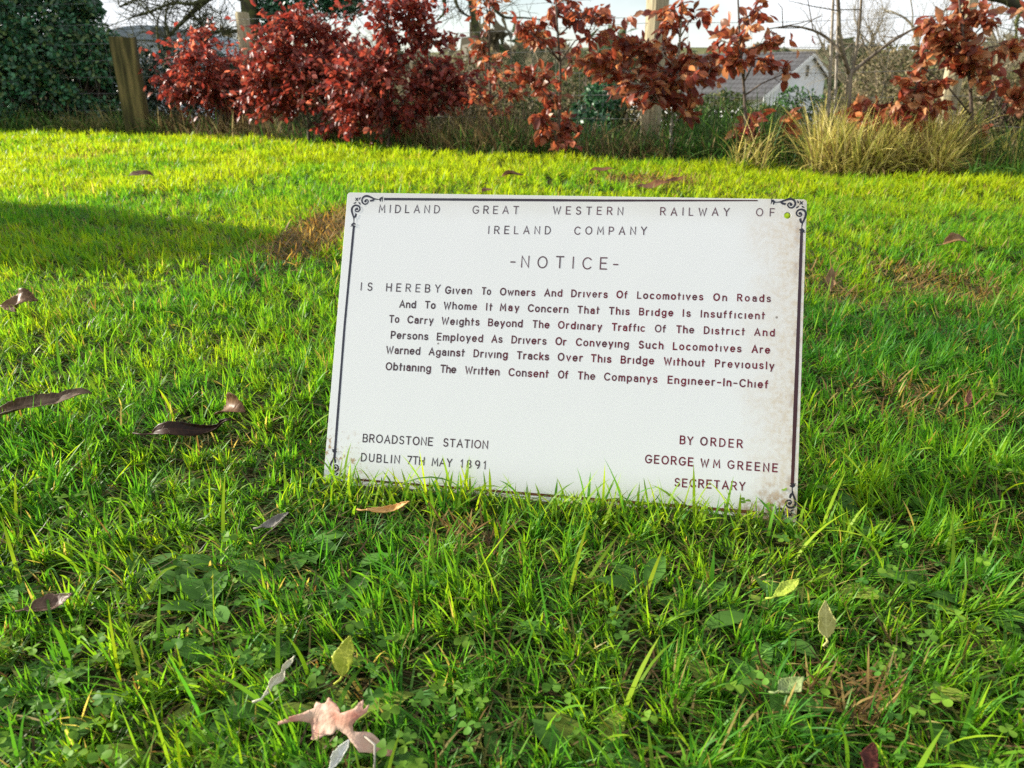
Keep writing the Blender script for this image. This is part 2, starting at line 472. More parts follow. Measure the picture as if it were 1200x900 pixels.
# brown dead grass on the worn patches
for (cx, cy, rx, ry, st), nn_ in zip(BARE[:7], (1500, 420, 260, 130, 450, 240, 120)):
    n = nn_
    x = cx + rng.normal(0, 0.7, n) * rx; y = cy + rng.normal(0, 0.7, n) * ry; w_ = 0.0016 + 0.0011 * y
    P_, V = blades_np(np.stack([x, y, ground_z(x, y) + rng.uniform(0, 0.022, n)], -1), rng.uniform(0.02, 0.05, n) * (0.8 + 0.2 * y), np.full(n, 1.0) * w_, rng.uniform(0, 6.28, n), rng.uniform(0.7, 1.6, n), rng.normal(0.2, 0.4, n), rng.normal(0, 0.6, n), 3)
    ok = ~crosses_sign(P_) & (rng.random(n) < 0.55 + 0.45 * (y > 1.5))
    pk = rng.random((n, 1))
    C = np.where(pk < 0.45, np.array([0.26, 0.15, 0.055]), np.where(pk < 0.75, np.array([0.40, 0.28, 0.10]), np.array([0.12, 0.07, 0.03]))) * rng.uniform(0.6, 1.25, (n, 1))
    G.add(V[ok], C[ok])
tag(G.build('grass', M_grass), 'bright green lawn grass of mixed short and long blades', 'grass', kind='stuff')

# ------------------------------------------------------------------ weeds among the grass
def leaf_template(out, nlong=None, fold=0.0, bend=0.0):
    """out: list of (t, halfwidth); flat leaf along +Y, normal +Z, length 1, folded along the midrib and bent down"""
    V = []; Q = []
    for t, w in out:
        zb = -bend * t * t
        V += [(-w, t, zb + fold * w), (0, t, zb), (w, t, zb + fold * w)]
    for i in range(len(out) - 1):
        a = 3 * i
        Q += [(a, a + 1, a + 4, a + 3), (a + 1, a + 2, a + 5, a + 4)]
    return np.array(V, float), np.array(Q)

def scatter_leaves(TV, TQ, pos, ydir, ndir, size, col, jit=0.0):
    """place a leaf template at every pos: ydir = leaf axis, ndir = approximate normal"""
    n = len(pos)
    y = ydir / (np.linalg.norm(ydir, axis=1)[:, None] + 1e-9)
    x = np.cross(y, ndir); x /= np.linalg.norm(x, axis=1)[:, None] + 1e-9
    z = np.cross(x, y)
    T = TV[None]
    sz = np.broadcast_to(np.asarray(size, float), (n,))[:, None, None]
    V = pos[:, None] + sz * (T[..., 0:1] * x[:, None] + T[..., 1:2] * y[:, None] + T[..., 2:3] * z[:, None])
    if jit: V = V + rng.normal(0, 1, V.shape) * jit * sz
    F = (TQ[None] + (np.arange(n) * len(TV))[:, None, None]).reshape(-1, TQ.shape[1])
    C = np.repeat(col, len(TV), 0)
    return V.reshape(-1, 3), F, C

def rand_dirs(n, zmin=-1, zmax=1):
    z = rng.uniform(zmin, zmax, n); a = rng.uniform(0, 2 * math.pi, n); r = np.sqrt(np.maximum(0, 1 - z * z))
    return np.stack([r * np.cos(a), r * np.sin(a), z], -1)

def px_spots(n, x0, x1, y0, y1):
    p = np.array([gp(rng.uniform(x0, x1), rng.uniform(y0, y1)) for _ in range(n)])
    p[:, 2] = ground_z(p[:, 0], p[:, 1])
    return p

# clover: three round leaflets on a thin stalk
sp = np.vstack([px_spots(150, -40, 560, 690, 930), px_spots(50, 560, 1250, 740, 930), px_spots(40, 860, 1240, 560, 740), px_spots(25, -20, 300, 560, 700)])
n = len(sp)
ht = rng.uniform(0.012, 0.038, n)
top = sp + np.stack([rng.normal(0, 0.008, n), rng.normal(0, 0.008, n), ht], -1)
CT, CQ = leaf_template([(0, 0.06), (0.35, 0.36), (0.7, 0.48), (0.92, 0.40), (1.0, 0.14)], fold=0.25, bend=0.15)
vv, fq, cc = [], [], []; base = 0
a0 = rng.uniform(0, 2 * math.pi, n); colr = (np.array([0.06, 0.17, 0.025]) + rng.random((n, 1)) * np.array([0.10, 0.12, 0.0])) * rng.uniform(0.7, 1.2, (n, 1))
sz = rng.uniform(0.0045, 0.009, n)
tilt = rand_dirs(n, 0.72, 1)
for k in range(3):
    a = a0 + k * 2.094
    yd = np.stack([np.cos(a), np.sin(a), rng.uniform(-0.05, 0.3, n)], -1)
    V, F, C = scatter_leaves(CT, CQ, top, yd, tilt, sz, colr)
    vv.append(V); fq.append(F + base); cc.append(C); base += len(V)
tag(mesh_np('clover', np.vstack(vv), np.vstack(fq), M_weed, None, np.vstack(cc)), 'low round-leaved clover growing between the foreground blades', 'clover', kind='stuff')

# broad-leaved rosettes
sp = np.vstack([px_spots(34, -40, 480, 640, 920), px_spots(22, 480, 1240, 700, 920), px_spots(8, 1060, 1200, 410, 500), px_spots(10, 820, 1200, 600, 720)])
WT, WQ = leaf_template([(0, 0.03), (0.15, 0.06), (0.35, 0.15), (0.6, 0.2), (0.82, 0.15), (0.95, 0.06), (1, 0.01)], fold=0.35, bend=0.35)
vv, fq, cc = [], [], []; base = 0
for s_ in sp:
    k = rng.integers(3, 8)
    a = rng.uniform(0, 2 * math.pi, k)
    yd = np.stack([np.cos(a), np.sin(a), rng.uniform(0.2, 0.9, k)], -1)
    base_c = np.array([0.08, 0.19, 0.03]) if rng.random() < 0.7 else np.array([0.20, 0.26, 0.04])
    V, F, C = scatter_leaves(WT, WQ, np.repeat(s_[None], k, 0), yd, np.tile([0, 0, 1.0], (k, 1)), rng.uniform(0.025, 0.055, k), base_c * rng.uniform(0.7, 1.25, (k, 1)), 0.012)
    vv.append(V); fq.append(F + base); cc.append(C); base += len(V)
tag(mesh_np('lawn_weeds', np.vstack(vv), np.vstack(fq), M_weed, None, np.vstack(cc)), 'broad green weed leaves flat among the foreground grass', 'weeds', kind='stuff')

# ------------------------------------------------------------------ the enamel sign
sign = empty('notice_sign', S_BASE)
sign.matrix_world = Matrix(((E_U[0], E_N[0], E_W[0], S_BASE[0]), (E_U[1], E_N[1], E_W[1], S_BASE[1]), (E_U[2], E_N[2], E_W[2], S_BASE[2]), (0, 0, 0, 1)))
tag(sign, 'white enamel railway notice sign leaning back in the grass', 'sign')
bm = bmesh.new()
def loop(pts):
    vs = [bm.verts.new((x, 0, z)) for x, z in pts]
    return [bm.edges.new((vs[i], vs[(i + 1) % len(vs)])) for i in range(len(vs))]
cr_ = 0.004; outl = []
for cx, cz, a_ in ((SW / 2 - cr_, cr_, -90), (SW / 2 - cr_, SH - cr_, 0), (-SW / 2 + cr_, SH - cr_, 90), (-SW / 2 + cr_, cr_, 180)):
    for q in range(5):
        t = math.radians(a_ + 22.5 * q); outl.append((cx + cr_ * math.cos(t), cz + cr_ * math.sin(t)))
HX, HZ = 0.2772, 0.1793 + SH / 2
ed = loop(outl) + loop([(HX + 0.0042 * math.cos(t), HZ + 0.0042 * math.sin(t)) for t in np.linspace(0, 2 * math.pi, 24, endpoint=False)])
bmesh.ops.triangle_fill(bm, edges=ed, use_beauty=True)
ge = bmesh.ops.extrude_face_region(bm, geom=bm.faces[:])
bmesh.ops.translate(bm, verts=[v for v in ge['geom'] if isinstance(v, bmesh.types.BMVert)], vec=(0, 0.0035, 0))
bmesh.ops.recalc_face_normals(bm, faces=bm.faces)
me = bpy.data.meshes.new('plate'); bm.to_mesh(me); bm.free()
m, N, L, P = mat_new('white enamel, stained')
def nd(t, **kw):
    n_ = N.new(t)
    for k, v in kw.items():
        if k in n_.inputs: n_.inputs[k].default_value = v
        else: setattr(n_, k, v)
    return n_
def math_(op, a, b=None, clamp=False):
    n_ = N.new('ShaderNodeMath'); n_.operation = op; n_.use_clamp = clamp
    for i_, v in enumerate((a, b)):
        if v is None: continue
        if isinstance(v, (int, float)): n_.inputs[i_].default_value = v
        else: L.new(v, n_.inputs[i_])
    return n_.outputs[0]
def mix_(f, a, b):
    n_ = N.new('ShaderNodeMixRGB')
    for i_, v in enumerate((f, a, b)):
        if isinstance(v, tuple): n_.inputs[i_].default_value = (*v, 1)
        else: L.new(v, n_.inputs[i_])
    return n_.outputs[0]
def ramp_(v, a, b):
    n_ = N.new('ShaderNodeMapRange'); n_.interpolation_type = 'SMOOTHSTEP'
    n_.inputs['From Min'].default_value = a; n_.inputs['From Max'].default_value = b
    L.new(v, n_.inputs['Value']); return n_.outputs['Result']
tcn = nd('ShaderNodeTexCoord'); sx = nd('ShaderNodeSeparateXYZ'); L.new(tcn.outputs['Object'], sx.inputs[0])
def noise_(scale, detail=4, rough=0.5):
    n_ = nd('ShaderNodeTexNoise', Scale=scale, Detail=detail, Roughness=rough); L.new(tcn.outputs['Object'], n_.inputs['Vector']); return n_.outputs['Fac']
X, Z = sx.outputs['X'], sx.outputs['Z']
nb, nm, nf, nff = noise_(6), noise_(24, 6, 0.65), noise_(140, 4, 0.7), noise_(420, 3, 0.6)
white = mix_(nb, (0.79, 0.79, 0.775), (0.82, 0.81, 0.79))
# warm age stain along the right side and bottom right corner
right = ramp_(math_('ADD', X, math_('MULTIPLY', math_('SUBTRACT', nm, 0.5), 0.10)), 0.215, 0.30)
stain_f = math_('MULTIPLY', right, math_('ADD', 0.35, math_('MULTIPLY', ramp_(nf, 0.4, 0.65), 0.5)), True)
c = mix_(math_('MULTIPLY', stain_f, 0.85), white, (0.60, 0.47, 0.31))
topedge = math_('MULTIPLY', ramp_(math_('ADD', Z, math_('MULTIPLY', nm, 0.03)), 0.375, 0.415), 0.35)
c = mix_(topedge, c, (0.55, 0.50, 0.40))
# rust: along the bottom line, the lower right corner, the lower left side and the right border
brc = math_('ADD', ramp_(X, 0.16, 0.29), ramp_(Z, 0.07, 0.0))
rust1 = math_('MULTIPLY', ramp_(math_('ADD', brc, math_('MULTIPLY', nm, 1.3)), 1.88, 2.4), ramp_(nf, 0.36, 0.6))
bl = math_('ADD', ramp_(X, -0.20, -0.29), ramp_(Z, 0.13, 0.02))
rust2 = math_('MULTIPLY', ramp_(math_('ADD', bl, math_('MULTIPLY', nm, 1.2)), 1.80, 2.3), ramp_(nf, 0.52, 0.62))
rb = math_('MULTIPLY', ramp_(math_('ABSOLUTE', math_('SUBTRACT', X, 0.291)), 0.007, 0.0), ramp_(nm, 0.48, 0.62))
bb = math_('MULTIPLY', ramp_(Z, 0.014, 0.004), ramp_(nm, 0.42, 0.6))
rust = math_('MAXIMUM', math_('MAXIMUM', rust1, rust2), math_('MAXIMUM', math_('MULTIPLY', rb, 0.6), bb), True)
rustc = mix_(ramp_(nf, 0.35, 0.65), (0.20, 0.075, 0.025), (0.42, 0.26, 0.12))
c = mix_(math_('MULTIPLY', rust, 0.9), c, rustc)
# dark specks
vo = nd('ShaderNodeTexVoronoi', Scale=26.0); L.new(tcn.outputs['Object'], vo.inputs['Vector'])
sel = nd('ShaderNodeSeparateColor'); L.new(vo.outputs['Color'], sel.inputs[0])
speck = math_('MULTIPLY', math_('LESS_THAN', vo.outputs['Distance'], math_('MULTIPLY', sel.outputs[1], 0.045)), math_('GREATER_THAN', sel.outputs[0], 0.84))
c = mix_(math_('MULTIPLY', speck, 0.75), c, (0.16, 0.12, 0.10))
side = math_('MAXIMUM', ramp_(X, 0.19, 0.29), ramp_(X, -0.24, -0.29))
grain = math_('MULTIPLY', math_('MULTIPLY', ramp_(nff, 0.60, 0.70), side), 0.28)
c = mix_(grain, c, (0.30, 0.25, 0.20))
L.new(c, P.inputs['Base Color'])
P.inputs['Specular IOR Level'].default_value = 0.5
L.new(math_('ADD', 0.28, math_('MULTIPLY', rust, 0.5)), P.inputs['Roughness'])
bp = nd('ShaderNodeBump', Strength=0.10, Distance=0.004); L.new(nb, bp.inputs['Height']); L.new(bp.outputs['Normal'], P.inputs['Normal'])
me.materials.append(m)
plate = bpy.data.objects.new('plate', me); COL.objects.link(plate); plate.parent = sign
bv = plate.modifiers.new('bevel', 'BEVEL'); bv.width = 0.0007; bv.segments = 2; bv.limit_method = 'ANGLE'

# --- lettering: monoline strokes
def arc(cx, cy, rx, ry, a0, a1, n=12):
    return [(cx + rx * math.cos(math.radians(a0 + (a1 - a0) * i / n)), cy + ry * math.sin(math.radians(a0 + (a1 - a0) * i / n))) for i in range(n + 1)]
def oval(cx, cy, rx, ry): return arc(cx, cy, rx, ry, 90, 450, 24)
X_ = 0.70
GL = {
 'A': (.72, [[(0, 0), (.36, 1), (.72, 0)], [(.12, .33), (.60, .33)]]),
 'B': (.58, [[(0, 0), (0, 1), (.32, 1)] + arc(.32, .76, .22, .24, 90, -90, 8) + [(0, .52)], [(.32, .52)] + arc(.32, .26, .26, .26, 90, -90, 8) + [(0, 0)]]),
 'C': (.70, [arc(.40, .5, .40, .5, 42, 318, 20)]),
 'D': (.66, [[(0, 0), (0, 1), (.22, 1)] + arc(.22, .5, .44, .5, 90, -90, 14) + [(0, 0)]]),
 'E': (.54, [[(.54, 1), (0, 1), (0, 0), (.54, 0)], [(0, .52), (.46, .52)]]),
 'F': (.52, [[(.52, 1), (0, 1), (0, 0)], [(0, .50), (.44, .50)]]),
 'G': (.76, [arc(.40, .5, .40, .5, 42, 330, 20) + [(.76, .44), (.44, .44)]]),
 'H': (.64, [[(0, 0), (0, 1)], [(.64, 0), (.64, 1)], [(0, .52), (.64, .52)]]),
 'I': (.06, [[(.03, 0), (.03, 1)]]),
 'L': (.48, [[(0, 1), (0, 0), (.48, 0)]]),
 'M': (.76, [[(0, 0), (.06, 1), (.38, .28), (.70, 1), (.76, 0)]]),
 'N': (.62, [[(0, 0), (0, 1), (.62, 0), (.62, 1)]]),
 'O': (.80, [oval(.40, .5, .40, .5)]),
 'P': (.56, [[(0, 0), (0, 1), (.28, 1)] + arc(.28, .72, .28, .28, 90, -90, 10) + [(0, .44)]]),
 'R': (.60, [[(0, 0), (0, 1), (.30, 1)] + arc(.30, .74, .27, .26, 90, -90, 10) + [(0, .48)], [(.30, .48), (.60, 0)]]),
 'S': (.56, [arc(.28, .75, .25, .25, 25, 270, 14) + arc(.28, .25, .28, .25, 90, -155, 14)[1:]]),
 'T': (.62, [[(0, 1), (.62, 1)], [(.31, 1), (.31, 0)]]),
 'U': (.62, [[(0, 1), (0, .31)] + arc(.31, .31, .31, .31, 180, 360, 12) + [(.62, 1)]]),
 'W': (.94, [[(0, 1), (.24, 0), (.47, .85), (.70, 0), (.94, 1)]]),
 'Y': (.64, [[(0, 1), (.32, .48), (.64, 1)], [(.32, .48), (.32, 0)]]),
 '1': (.22, [[(0, .80), (.18, 1), (.18, 0)]]),
 '7': (.54, [[(0, 1), (.54, 1), (.16, 0)]]),
 '8': (.56, [oval(.28, .76, .23, .24), oval(.28, .26, .28, .26)]),
 '9': (.54, [oval(.27, .70, .27, .30), [(.54, .70)] + arc(.22, .60, .32, .60, 5, -75, 8)]),
 '-': (.42, [[(0, .42), (.42, .42)]]),
 'a': (.50, [oval(.25, .22, .23, .21), [(.49, 0), (.49, .44)] + arc(.25, .44, .24, .26, 0, 150, 9)]),
 'b': (.54, [[(0, 1), (0, 0)], oval(.27, .34, .27, .34)]),
 'c': (.50, [arc(.28, .34, .28, .34, 50, 310, 14)]),
 'd': (.54, [[(.54, 1), (.54, 0)], oval(.27, .34, .27, .34)]),
 'e': (.54, [[(0, .35), (.54, .35)] + arc(.27, .34, .27, .34, 5, 315, 18)]),
 'f': (.32, [[(.10, 0), (.10, .78)] + arc(.30, .78, .20, .22, 180, 100, 5), [(0, .66), (.28, .66)]]),
 'g': (.54, [oval(.27, .36, .27, .33), [(.54, .68), (.54, -.06)] + arc(.28, -.06, .26, .24, 0, -150, 9)]),
 'h': (.50, [[(0, 1), (0, 0)], [(0, .40)] + arc(.25, .40, .25, .28, 180, 0, 10) + [(.50, 0)]]),
 'i': (.06, [[(.03, 0), (.03, .68)]]),
 'k': (.46, [[(0, 1), (0, 0)], [(.44, .68), (.02, .30)], [(.16, .42), (.46, 0)]]),
 'l': (.06, [[(.03, 0), (.03, 1)]]),
 'm': (.80, [[(0, .68), (0, 0)], [(0, .46)] + arc(.20, .46, .20, .22, 180, 0, 8) + [(.40, 0)], [(.40, .46)] + arc(.60, .46, .20, .22, 180, 0, 8) + [(.80, 0)]]),
 'n': (.50, [[(0, .68), (0, 0)], [(0, .40)] + arc(.25, .40, .25, .28, 180, 0, 10) + [(.50, 0)]]),
 'o': (.56, [oval(.28, .34, .28, .34)]),
 'p': (.54, [[(0, .68), (0, -.30)], oval(.27, .34, .27, .34)]),
 'r': (.32, [[(0, .68), (0, 0)], [(0, .38)] + arc(.26, .38, .26, .30, 180, 80, 7)]),
 's': (.46, [arc(.23, .51, .20, .17, 25, 270, 10) + arc(.23, .17, .23, .17, 90, -155, 10)[1:]]),
 't': (.28, [[(.10, .96), (.10, 0)], [(0, .66), (.28, .66)]]),
 'u': (.50, [[(0, .68), (0, .25)] + arc(.25, .25, .25, .25, 180, 360, 10) + [(.50, .25)], [(.50, .68), (.50, 0)]]),
 'v': (.52, [[(0, .68), (.26, 0), (.52, .68)]]),
 'w': (.76, [[(0, .68), (.19, 0), (.38, .60), (.57, 0), (.76, .68)]]),
 'y': (.52, [[(0, .68), (.26, .02)], [(.52, .68), (.16, -.30)]]),
}
LINES = [
  [('MIDLAND',-0.2535,0.1733,-0.1694,0.1741,0.01011),('GREAT',-0.1245,0.1745,-0.0629,0.1751,0.00994),('WESTERN',-0.0173,0.1756,0.0733,0.1764,0.00977),('RAILWAY',0.1206,0.1769,0.2064,0.1777,0.00958),('OF',0.2392,0.178,0.2615,0.1782,0.00945)],
  [('IRELAND',-0.1016,0.1475,-0.019,0.1489,0.00985),('COMPANY',0.0121,0.1494,0.1044,0.151,0.00968)],
  [('-',-0.0691,0.1037,-0.0629,0.1037,0.01478),('NOTICE',-0.0547,0.1037,0.0564,0.1042,0.01464),('-',0.0645,0.1043,0.0705,0.1043,0.01449)],
  [('IS',-0.2703,0.0659,-0.2542,0.066,0.00999),('HEREBY',-0.2346,0.0661,-0.1607,0.0666,0.0099)],
  [('Given',-0.1537,0.0656,-0.1183,0.0659,0.00867),('To',-0.1046,0.066,-0.0926,0.0661,0.00862),('Owners',-0.0802,0.0662,-0.0341,0.0666,0.00857),('And',-0.0219,0.0668,0.0008,0.067,0.00851),('Drivers',0.013,0.0671,0.0591,0.0675,0.00845),('Of',0.0708,0.0676,0.0843,0.0677,0.0084),('Locomotives',0.0969,0.0678,0.1785,0.0685,0.00833),('On',0.1914,0.0686,0.2075,0.0688,0.00825),('Roads',0.2204,0.0689,0.2605,0.0693,0.0082)],
  [('And',-0.2146,0.0447,-0.1924,0.0448,0.00883),('To',-0.1796,0.0449,-0.1657,0.045,0.00879),('Whome',-0.1541,0.0451,-0.11,0.0453,0.00874),('It',-0.0975,0.0454,-0.0895,0.0454,0.00869),('May',-0.0788,0.0455,-0.0541,0.0456,0.00866),('Concern',-0.0421,0.0457,0.0098,0.046,0.0086),('That',0.0221,0.046,0.0497,0.0462,0.00853),('This',0.0624,0.0463,0.088,0.0464,0.00848),('Bridge',0.1004,0.0465,0.1424,0.0467,0.00842),('Is',0.1545,0.0468,0.164,0.0468,0.00838),('Insufficient',0.1766,0.0469,0.2541,0.0473,0.00831)],
  [('To',-0.2271,0.0241,-0.2136,0.0242,0.00894),('Carry',-0.2019,0.0242,-0.167,0.0244,0.00889),('Weights',-0.1555,0.0244,-0.1051,0.0247,0.00882),('Beyond',-0.0932,0.0247,-0.0483,0.0249,0.00875),('The',-0.0349,0.025,-0.0133,0.0251,0.00869),('Ordinary',-0.0017,0.0252,0.0541,0.0254,0.00862),('Traffic',0.067,0.0255,0.1083,0.0257,0.00854),('Of',0.1211,0.0257,0.1344,0.0258,0.00849),('The',0.1476,0.0259,0.1691,0.026,0.00845),('District',0.1816,0.026,0.2308,0.0262,0.00839),('And',0.2426,0.0263,0.2666,0.0264,0.00833)],
  [('Persons',-0.223,0.0028,-0.1724,0.003,0.00899),('Employed',-0.1603,0.0031,-0.0991,0.0034,0.0089),('As',-0.0873,0.0034,-0.0732,0.0035,0.00884),('Drivers',-0.0609,0.0035,-0.0158,0.0037,0.00878),('Or',-0.0037,0.0038,0.01,0.0038,0.00873),('Conveying',0.0226,0.0039,0.0891,0.0042,0.00866),('Such',0.1021,0.0042,0.1322,0.0044,0.00858),('Locomotives',0.1445,0.0044,0.2275,0.0048,0.00849),('Are',0.2403,0.0048,0.2617,0.0049,0.00841)],
  [('Warned',-0.2279,-0.0174,-0.1818,-0.0172,0.00908),('Against',-0.1697,-0.0171,-0.1221,-0.0168,0.009),('Driving',-0.1097,-0.0168,-0.0652,-0.0165,0.00892),('Tracks',-0.0527,-0.0165,-0.0113,-0.0163,0.00885),('Over',0.0004,-0.0162,0.0319,-0.016,0.00879),('This',0.0428,-0.016,0.0681,-0.0158,0.00874),('Bridge',0.0805,-0.0158,0.1215,-0.0155,0.00868),('Without',0.1342,-0.0155,0.1839,-0.0152,0.0086),('Previously',0.1968,-0.0151,0.2674,-0.0148,0.00851)],
  [('Obtianing',-0.2267,-0.0393,-0.1657,-0.0392,0.00914),('The',-0.1525,-0.0392,-0.1319,-0.0391,0.00907),('Written',-0.1194,-0.0391,-0.0743,-0.039,0.00901),('Consent',-0.062,-0.039,-0.0105,-0.0389,0.00893),('Of',0.0021,-0.0389,0.0147,-0.0388,0.00887),('The',0.0272,-0.0388,0.0489,-0.0388,0.00883),('Companys',0.0607,-0.0387,0.1268,-0.0386,0.00876),('Engineer-In-Chief',0.14,-0.0386,0.2612,-0.0383,0.00862)],
  [('BROADSTONE',-0.2503,-0.1361,-0.1557,-0.1353,0.00978),('STATION',-0.1415,-0.1352,-0.083,-0.1347,0.00965)],
  [('DUBLIN',-0.2505,-0.1613,-0.1983,-0.1612,0.00976),('7TH',-0.188,-0.1611,-0.1651,-0.1611,0.00969),('MAY',-0.1549,-0.161,-0.1283,-0.1609,0.00964),('1891',-0.117,-0.1609,-0.084,-0.1608,0.00958)],
  [('BY',0.1582,-0.1134,0.174,-0.1134,0.00939),('ORDER',0.183,-0.1134,0.2334,-0.1135,0.00933)],
  [('GEORGE',0.1169,-0.1394,0.1752,-0.1397,0.00937),('WM',0.1844,-0.1398,0.2075,-0.1399,0.0093),('GREENE',0.2167,-0.14,0.2757,-0.1403,0.00923)],
  [('SECRETARY',0.1541,-0.1659,0.2384,-0.1651,0.00936)],
]

def ribbon(mb, pts, w, y, col, endcap=True):
    """flat painted stroke on the plate: pts (x, z), half-width w (number or per point), lying y in front"""
    P_ = np.array(pts, float)
    keep = np.r_[True, np.linalg.norm(np.diff(P_, axis=0), axis=1) > 1e-7]
    w = np.broadcast_to(np.asarray(w, float), (len(P_),))[keep]; P_ = P_[keep]
    closed = np.linalg.norm(P_[0] - P_[-1]) < 1e-6
    d = np.diff(P_, axis=0); d /= np.linalg.norm(d, axis=1)[:, None]
    if closed: dprev = np.vstack([d[-1:], d]); dnext = np.vstack([d, d[:1]])
    else: dprev = np.vstack([d[:1], d]); dnext = np.vstack([d, d[-1:]])
    n1 = np.stack([-dprev[:, 1], dprev[:, 0]], 1); n2 = np.stack([-dnext[:, 1], dnext[:, 0]], 1)
    mt = n1 + n2; ln = np.linalg.norm(mt, axis=1)[:, None]; mt = mt / np.maximum(ln, 1e-6)
    k = np.clip(1 / np.maximum((mt * n1).sum(1), 0.45), 1, 2.0)
    off = mt * (w * k)[:, None]
    A = P_ + off; B = P_ - off; n = len(P_)
    V = np.empty((2 * n, 3)); V[0::2, 0] = A[:, 0]; V[0::2, 2] = A[:, 1]; V[1::2, 0] = B[:, 0]; V[1::2, 2] = B[:, 1]; V[:, 1] = -y
    Q = [(2 * i, 2 * i + 1, 2 * i + 3, 2 * i + 2) for i in range(n - 1)]
    T = []
    if endcap and not closed:
        V = list(map(tuple, V))
        for end in (0, n - 1):
            dv = -d[0] if end == 0 else d[-1]
            nv = np.array([-dv[1], dv[0]])
            i0 = len(V); V.append((P_[end][0], -y, P_[end][1]))
            for q in range(7):
                t = math.pi / 2 - math.pi * q / 6
                p = P_[end] + w[end] * (math.cos(t) * dv + math.sin(t) * nv); V.append((p[0], -y, p[1]))
            T += [(i0, i0 + 1 + q, i0 + 2 + q) for q in range(6)]
    mb.add(V, Q, T, col)

M_letter = vcol_mat('fired enamel lettering', 0.45, 0.3)
CHAR, MAR = np.array([0.060, 0.055, 0.062]), np.array([0.165, 0.012, 0.028])
TH = [0.075, 0.075, 0.062, 0.080] + [0.108] * 6 + [0.085, 0.085] + [0.095] * 3
RED = [0.35, 0.25, 0.45, 0.35, 0.75, 0.75, 0.8, 0.8, 0.85, 0.85, 0.5, 0.3, 0.95, 0.95, 0.95]
for li, words in enumerate(LINES):
    mb = MB()
    for wd, x0, z0, x1, z1, H in words:
        ws = [GL[ch][0] * H for ch in wd]
        tot = sum(ws); sl = (z1 - z0) / max(x1 - x0, 1e-6); pad = TH[li] * H * 0.5
        span = (x1 - x0) - 2 * pad
        if len(wd) > 1:
            kx = min(1.0, span / (tot * 1.28)); gap = (span - tot * kx) / (len(wd) - 1)
        else: kx, gap = span / tot, 0
        xc = x0 + pad
        for ci, ch in enumerate(wd):
            gw, strokes = GL[ch]
            f = RED[li] * (0.25 + 0.9 * smooth(-0.22, 0.12, xc)) * rng.uniform(0.55, 1.2)
            col = CHAR + (MAR - CHAR) * min(1, f)
            if li < 4: col = col + np.array([0.05, 0.045, 0.05]) * rng.uniform(0.4, 1.1)
            dz = rng.normal(0, 0.012) * H
            for si, st in enumerate(strokes):
                pts = [(xc + px_ * H * kx, SH / 2 + z0 + sl * (xc - x0) + py_ * H + dz) for px_, py_ in st]
                ribbon(mb, pts, TH[li] * H * rng.uniform(0.92, 1.10), 0.00007 + 0.00002 * si, col)
            xc += gw * H * kx + gap
    mb.build('text_line', M_letter, sign, smooth=False)

# --- border lines
NAVY, BRN = np.array([0.035, 0.036, 0.055]), np.array([0.060, 0.014, 0.014])
def border(pts, w, c0, c1, n=60):
    P_ = np.array(pts, float); s = np.linspace(0, 1, n); ks = np.linspace(0, 1, len(P_))
    q = np.stack([np.interp(s, ks, P_[:, 0]), np.interp(s, ks, P_[:, 1]) + SH / 2], -1)
    ww = np.interp(s, np.linspace(0, 1, len(w)), w) * (1 + 0.10 * (rng.random(n) - 0.5))
    mb = MB(); i0 = 0
    ribbon(mb, q, ww, 0.00008, (0, 0, 0), False)
    V = np.concatenate(mb.v); mb.c = [np.repeat(c0[None] + (c1 - c0)[None] * s[:, None], 2, 0)]
    return mb.build('border_line', M_letter, sign, smooth=False)
border([(-0.2478, 0.1919), (0.0394, 0.1946), (0.2406, 0.1978)], [0.0017, 0.0017, 0.0013, 0.0008], NAVY, BRN * 0.8 + NAVY * 0.2)
border([(-0.2870, 0.1547), (-0.2884, 0.0188), (-0.2871, -0.1604)], [0.0017, 0.0016, 0.0017], NAVY, NAVY)
border([(0.2948, 0.1606), (0.2945, -0.0108), (0.2936, -0.1566)], [0.0018, 0.0020, 0.0024, 0.0019], NAVY * 0.6 + BRN * 0.4, BRN)
border([(-0.25, -0.1862), (-0.1314, -0.1875), (0.2514, -0.191)], [0.0014, 0.0016, 0.0020], BRN, np.array([0.16, 0.05, 0.012]))

